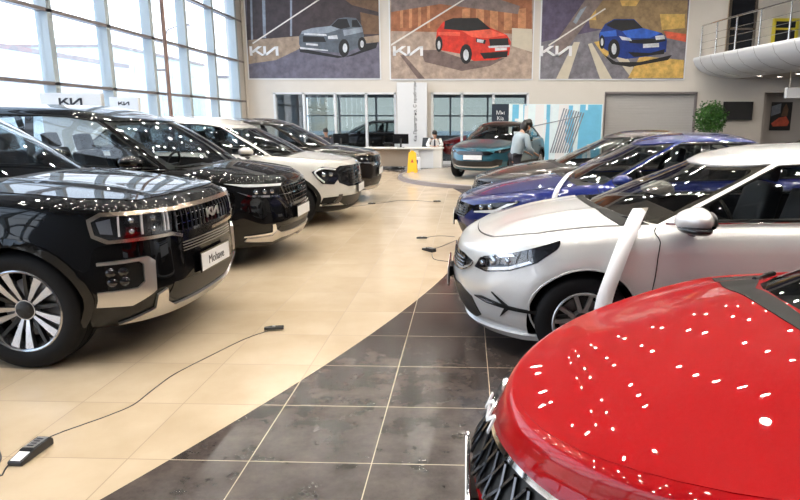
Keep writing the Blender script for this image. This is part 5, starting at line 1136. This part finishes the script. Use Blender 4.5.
def charger(loc, rz, label, s=1.):
    e = empty('battery_charger', loc, rz, label, 'battery charger'); e.scale = (s, s, s)
    prof = [(-.15, 0), (.15, 0), (.155, .02), (.15, .035), (.06, .05), (.03, .062), (-.13, .066), (-.15, .045)]
    bm = bmesh.new(); prism(bm, prof, lambda x, z, d: (x, -.052+d, z), .104); obj('case', fixn(bm), 'plastic_black', e, bevel=.012)
    bm = bmesh.new(); prism(bm, [(.055, -.038), (.145, -.034), (.145, .034), (.055, .038)], lambda x, y, d: (x, y, .0525-(x-.055)*.165+d), .002); obj('front_label', fixn(bm), 'paper', e)
    bm = bmesh.new(); prism(bm, [(-.12, -.036), (.02, -.038), (.02, .038), (-.12, .036)], lambda x, y, d: (x, y, .0645+d), .003); obj('top_label', fixn(bm), 'satin_silver', e)
    bm = bmesh.new()
    for i in range(4): box(bm, -.10+i*.03, -.085+i*.03, -.025, .02, .067, .069)
    obj('indicator', bm, 'ink', e)
    bm = bmesh.new()
    for i in range(6): box(bm, .028+i*.004, .030+i*.004, -.04, .04, .058, .064)
    obj('ribs', bm, 'plastic_black', e)
def cable(pts, label, r=.004, z=None):
    q = smoothline([(p[0], p[1], (p[2] if len(p) > 2 else r+.001)) for p in pts], 8); bm = bmesh.new(); tube(bm, q, r, 6); return tag(obj('power_cable', bm, 'plastic_black', None, 60), label, 'cable')
def clamp(loc, rz, label):
    e = empty('battery_clamp', loc, rz, label, 'clamp')
    for s in (-1, 1):
        bm = bmesh.new(); tube(bm, [(-.07, s*.004, .02), (-.02, s*.018, .022), (.03, s*.012, .02), (.075, s*.022, .018)], [.012, .011, .012, .009], 8); obj('jaw', bm, 'plastic_black', e, 60)
    bm = bmesh.new(); lathe(bm, [(0, -.012), (.012, -.012), (.012, .012), (0, .012)], 12, 'z'); obj('pivot', bm, 'steel', e, 40, (.0, 0, .024))
def strip(pts, w, wdir, label):
    """curved paper strip"""
    q = [Vector(p) for p in smoothline(pts, 8)]; bm = bmesh.new(); wd = Vector(wdir).normalized()*w/2; a = []
    for p in q:
        a.append((bm.verts.new(p-wd), bm.verts.new(p+wd)))
    for i in range(len(a)-1): bm.faces.new((a[i][0], a[i][1], a[i+1][1], a[i+1][0]))
    o = obj('price_strip', bm, 'paper', None, 60); s = o.modifiers.new('s', 'SOLIDIFY'); s.thickness = .0015; return tag(o, label, 'paper strip')
def make_things():
    # platform
    bm = bmesh.new(); lathe(bm, [(0, 0), (3.58, 0), (3.62, .02), (3.62, .08), (3.58, .10), (0, .10)], 96, 'z'); o = tag(obj('display_platform', fixn(bm), 'platform_grey', None, 40, (1.62, 18.25, 0)), 'low round platform with a grey rim under the teal hatchback', 'platform')
    bm = bmesh.new(); lathe(bm, [(3.60, .0), (3.64, .0), (3.64, .085), (3.60, .104), (3.54, .104)], 96, 'z'); obj('rim', fixn(bm), 'frame_grey', o, 40)
    c = dict(XCEED); c['loc'] = (.98, 18.35, .102); c['rz'] = math.radians(-112); car(c, empty('hatchback', label='teal hatchback with a dark roof, front towards the viewer on the round platform', cat='car'))
    # cars in the room behind the glazing
    c = merge(SORENTO, FAR); c['paint'] = 'paint_black'; c['loc'] = (-3.9, 27.3, 0); c['rz'] = PI; car(c, empty('sport_utility_vehicle', label='black SUV standing in the room behind the left window row', cat='car'))
    c = merge(XCEED, FAR); c['paint'] = 'paint_red'; c['cab'] = merge(XCEED['cab'], dict(roofm='paint_red')); c['loc'] = (1.1, 27.0, 0); c['rz'] = PI; car(c, empty('hatchback', label='dark red hatchback in the room behind the right window row', cat='car'))
    c = merge(CEED, FAR); c['paint'] = 'paint_black'; c['loc'] = (11.4, 19.6, 0); c['rz'] = PI; car(c, empty('hatchback', label='black hatchback at the right edge of the picture, under the gallery', cat='car'))
    # display stands by the glazing
    for (pa, pb, ya, yb_, Y, lab) in ((41, 102, 93, 109, 12.2, 'wider white display stand with dark logo, left of the two behind the minivan'), (110, 139, 97, 110, 14.6, 'narrower white display stand with dark logo, right of the two behind the minivan')):
        (xa, z1), (xb, _) = aty(pa, ya, Y), aty(pb, ya, Y); cx = (xa+xb)/2; w = (xb-xa)/2; e = empty('display_stand', (cx, Y, 0), 0, lab, 'display stand')
        obj('panel', B(-w, w, -.06, .06, .04, z1), 'white_panel', e, bevel=.01); obj('foot', B(-w-.05, w+.05, -.25, .25, 0, .04), 'frame_grey', e); logo_flat('logo', w*.78, (0, -.061, z1-.17 if w > .4 else z1-.15), 'ink', e)
        obj('shelf', B(-w*.9, w*.9, -.2, -.06, z1-.42, z1-.40), 'frame_grey', e)
    # reception counter
    e = empty('reception_desk', (-2.1, 21.6, 0), 0, 'long pale reception counter in front of the white sign board', 'desk')
    obj('worktop', B(-1.5, 1.3, -.45, .35, .70, .75), 'desk_white', e, bevel=.01); obj('front_panel', B(-1.2, .15, -.2, -.16, .1, .70), 'desk_wood', e); obj('side_panel', B(-1.42, -1.2, -.4, .3, 0, .70), 'desk_white', e); obj('side_panel', B(.15, .45, -.4, .3, 0, .70), 'desk_white', e)
    obj('front_panel', B(.45, .95, -.30, -.26, .05, .70), 'white_panel', e); obj('side_panel', B(.95, 1.25, -.42, .3, 0, .70), 'desk_white', e)
    e = empty('reception_desk', (-5.0, 21.6, 0), 0, 'second desk behind the dark brown SUV with a man at it', 'desk'); obj('worktop', B(-.9, .9, -.4, .4, .72, .76), 'desk_white', e, bevel=.01); obj('front_panel', B(-.85, .85, -.2, -.17, .1, .72), 'desk_white', e)
    for x in (-.82, .82): obj('side_panel', B(x-.03, x+.03, -.38, .38, 0, .72), 'desk_white', e)
    monitor((aty(401, 140, 21.5)[0], 21.45, .75), PI, 'black monitor on the reception counter before the sign board'); monitor((aty(341, 140, 21.5)[0], 21.5, .76), PI, 'black monitor on the desk beside the dark haired man')
    bm = bmesh.new()
    x0 = aty(435, 140, 22.)[0]
    person((x0, 22.05, 0), PI, 'person in a white shirt and dark tie seated writing at the reception counter', joints_sit(.47, .30), 'shirt_white', tie=True); office_chair((x0, 22.12, 0), PI, 'black office chair under the person at the reception counter')
    office_chair((aty(424, 140, 22.2)[0], 22.75, 0), PI*.9, 'empty black office chair between the sign board and the seated person')
    x1 = aty(326, 130, 22.2)[0]; person((x1, 22.25, 0), PI, 'dark haired person seated at the desk behind the dark brown SUV', joints_sit(.49, .12), 'trousers'); office_chair((x1, 22.32, 0), PI, 'black office chair under the person behind the dark brown SUV')
    x2, _ = aty(515, 150, 13.0); person((x2, 13.0, 0), math.radians(-62), 'woman in a pale blue shirt, black hair in a bun, bending beside the teal hatchback', joints_stand(1.70, .36), 'shirt_blue', long_hair=True, mask=True)
    # yellow caution sign
    sx, sy = atz(412.5, 172.5, .1); e = empty('caution_sign', (sx, sy, .105), 0, 'yellow folding caution sign standing on the platform edge', 'floor sign')
    for s in (1, -1):
        bm = bmesh.new(); prism(bm, [(-.15, 0), (-.06, 0), (-.05, .03), (.05, .03), (.06, 0), (.15, 0), (.11, .60), (.05, .62), (.04, .66), (-.04, .66), (-.05, .62), (-.11, .60)], lambda x, z, d: (x, s*(-.13*(1-z/.66)-.005)+(d if s < 0 else -d), z), .012); p = obj('panel', fixn(bm), 'sign_yellow', e)
    bm = bmesh.new(); prism(bm, [(-.05, .30), (.05, .30), (0, .42)], lambda x, z, d: (x, -.13*(1-z/.66)-.019-d, z), .001); box(bm, -.06, .06, -.092, -.090, .24, .255); box(bm, -.05, .05, -.097, -.095, .20, .212); obj('warning_print', fixn(bm), 'p_neon', e)
    # things at the counter foot
    x, y = atz(420, 167, 0); e = empty('paper_bag', (x+.02, 20.55, .0), .2, 'small white paper bag with a blue mark by the counter behind the caution sign', 'bag'); obj('bag', B(-.14, .14, -.06, .06, 0, .46), 'paper', e, bevel=.008); obj('printed_mark', B(-.09, .05, -.064, -.061, .26, .38), 'p_blue', e)
    bm = bmesh.new(); tube(bm, smoothline([(-.07, 0, .46), (-.05, 0, .56), (.05, 0, .56), (.07, 0, .46)], 4), .005, 6); obj('handle', bm, 'ink', e, 60)
    bx, by = atz(398, 169, 0); e = empty('power_strip', (bx, by, 0), .1, 'black power strip with tangled leads on the floor before the counter', 'power strip'); obj('case', B(-.22, .22, -.03, .03, 0, .04), 'plastic_black', e, bevel=.006)
    rs = random.Random(5)
    for k in range(5): bm = bmesh.new(); a = -.2+k*.1; tube(bm, smoothline([(a, 0, .05), (a+rs.uniform(-.1, .1), -.1, .09), (a+rs.uniform(-.3, .3), rs.uniform(-.2, .2), .01), (a+rs.uniform(-.5, .4), rs.uniform(-.1, .25), .012)], 5), .009, 6); obj('lead', bm, 'plastic_black', e, 60)
    # potted tree
    x = aty(711, 120, 22.6)[0]; e = empty('potted_tree', (x, 22.6, 0), 0, 'bushy green potted tree between the roller door and the television', 'plant')
    bm = bmesh.new(); lathe(bm, [(0, 0), (.2, 0), (.26, .45), (.28, .47), (.25, .47), (.24, .43), (0, .43)], 24, 'z'); p = obj('pot', fixn(bm), 'pot', e, 40); bm = bmesh.new(); lathe(bm, [(0, .435), (.235, .435), (0, .44)], 20, 'z'); obj('soil', bm, 'soil', p)
    bm = bmesh.new(); tube(bm, [(0, 0, .42), (.02, .01, .9), (-.01, 0, 1.4), (.0, 0, 2.0)], [.03, .026, .02, .012], 8)
    for k in range(9): a = k*2.4; tube(bm, [(0, 0, 1.1+k*.08), (.25*math.cos(a), .25*math.sin(a), 1.35+k*.09)], [.012, .006], 5)
    obj('trunk', bm, 'bark', e, 60)
    for mi, m in enumerate(('leaf', 'leaf2')):
        rs = random.Random(11+mi); bm = bmesh.new()
        for k in range(1500):
            u = rs.random()*2*PI; v = math.acos(rs.uniform(-1, 1)); r_ = .52*rs.random()**.4; r_ *= 1+.15*math.sin(3*u+mi)
            c = Vector((r_*math.sin(v)*math.cos(u), r_*math.sin(v)*math.sin(u), 1.75+1.15*r_*math.cos(v))); d = Vector((rs.uniform(-1, 1), rs.uniform(-1, 1), rs.uniform(-.8, .6))).normalized(); s_ = d.cross(Vector((rs.random(), rs.random(), rs.random()))).normalized(); n = d.cross(s_)*.012; L_ = rs.uniform(.06, .11)
            a_ = [bm.verts.new(c), bm.verts.new(c+d*L_*.5+s_*L_*.28+n), bm.verts.new(c+d*L_), bm.verts.new(c+d*L_*.5-s_*L_*.28+n)]; bm.faces.new(a_)
        obj('foliage', bm, m, e)
    # chargers, cables and clamps on the floor
    P0 = lambda px, py, z=0: (*atz(px, py, z), z)
    a = P0(30, 450); b = P0(44, 436)
    c0, c1 = atz(14, 459), atz(50, 434); charger((*atz(31, 449, .03), 0), math.atan2(c0[1]-c1[1], c0[0]-c1[0]), 'black battery charger with silver labels on the beige tiles, bottom left', .72)
    cable([P0(x, y) for x, y in ((50, 437), (65, 431), (85, 424), (110, 415), (133, 405), (150, 392), (170, 377), (188, 367), (210, 356), (232, 345), (250, 337), (268, 331))], 'thin black cable from the near charger to its clamp across the beige tiles')
    cable([P0(x, y) for x, y in ((14, 460), (6, 468), (1, 476), (-3, 468), (1, 458), (-2, 448))], 'black cable looping from the near charger past the left picture edge')
    clamp((*atz(274, 330), 0), .3, 'black clamp at the end of the near charger cable')
    cable([P0(x, y) for x, y in ((345, 207), (358, 206), (370, 204.5), (385, 202.5), (400, 200.5), (415, 200.5), (428, 201.5), (437, 202))], 'thin cable over the tiles beside the white crossover', .006); clamp((*atz(372, 204.3), 0), 3., 'black clamp on the tiles by the bumper of the white crossover'); clamp((*atz(437, 202), 0), .2, 'small black clamp at the right end of the far floor cable')
    cable([P0(x, y) for x, y in ((425, 238.5), (432, 236.5), (443, 236), (455, 237))], 'short cable from the blue sedan to a clamp on the tiles', .005); clamp((*atz(422, 239), 0), 3.1, 'black clamp left of the blue sedan bumper')
    cable([P0(x, y) for x, y in ((430, 250), (440, 247), (450, 243), (457, 240))], 'cable between the small charger and the blue sedan', .005); cable([P0(x, y) for x, y in ((432, 254), (434, 259), (443, 261), (455, 262))], 'cable running from the small charger under the silver hatchback', .005)
    charger((*atz(429, 251), 0), 2.3, 'small black charger on the tiles near the nose of the silver hatchback', .7)
    # paper strips
    strip([(1.20, 4.22, 1.04), (1.11, 4.02, .99), (1.02, 3.86, .88), (.94, 3.77, .72), (.88, 3.73, .56), (.86, 3.72, .45)], .11, (1, .1, .05), 'white paper strip over the wing of the silver hatchback, hanging towards its wheel')
    strip([(1.34, 7.85, 1.0), (1.24, 7.5, 1.0), (1.12, 7.12, .965), (1.01, 6.86, .87), (.95, 6.79, .68)], .06, (1, .1, .05), 'white paper strip on the bonnet of the blue sedan')
# ------------------------------------------------------------------ light and assembly
def lights():
    w = bpy.data.worlds.new('daylight'); bpy.context.scene.world = w; w.use_nodes = True; N = w.node_tree.nodes; L = w.node_tree.links; bg = N['Background']
    tc = N.new('ShaderNodeTexCoord'); sp = N.new('ShaderNodeSeparateXYZ'); L.new(tc.outputs['Generated'], sp.inputs[0]); r = N.new('ShaderNodeValToRGB'); e = r.color_ramp.elements
    e[0].position = .0; e[0].color = (.97, .985, 1, 1); e[1].position = .6; e[1].color = (.60, .77, 1, 1); L.new(sp.outputs[2], r.inputs[0]); L.new(r.outputs[0], bg.inputs[0]); bg.inputs[1].default_value = 3.4
    def area(n, loc, size, sy, en, col, rot):
        l = bpy.data.lights.new(n, 'AREA'); l.shape = 'RECTANGLE'; l.size = size; l.size_y = sy; l.energy = en; l.color = col; o = bpy.data.objects.new(n, l); C.objects.link(o); o.location = loc; o.rotation_euler = rot; return o
    p = area('window_portal', (XL-.02, 8, 3.8), 7.6, 32, 1, (1, 1, 1), (0, -PI/2, 0)); p.data.cycles.is_portal = True
    area('gallery_light', (13, 20, 3.1), 5, 5, 60, (1, .9, .8), (0, 0, 0))
    area('backroom_light', (-2, 29, 3.3), 9, 7, 60, (.9, .95, 1), (0, 0, 0))
room_mats(); make_camera(); make_room(); make_outside(); make_posters(); make_gallery(); build_cars(); make_things(); lights()
sc = bpy.context.scene; sc.view_settings.view_transform = 'Standard'; sc.view_settings.look = 'None'; sc.view_settings.gamma = 1; sc.view_settings.exposure = .25; sc.view_settings.use_curve_mapping = False
sc.cycles.use_denoising = True; sc.cycles.max_bounces = 7; sc.cycles.diffuse_bounces = 3; sc.cycles.glossy_bounces = 4; sc.cycles.transparent_max_bounces = 16; sc.cycles.sample_clamp_indirect = 6; sc.cycles.caustics_reflective = False; sc.cycles.caustics_refractive = False
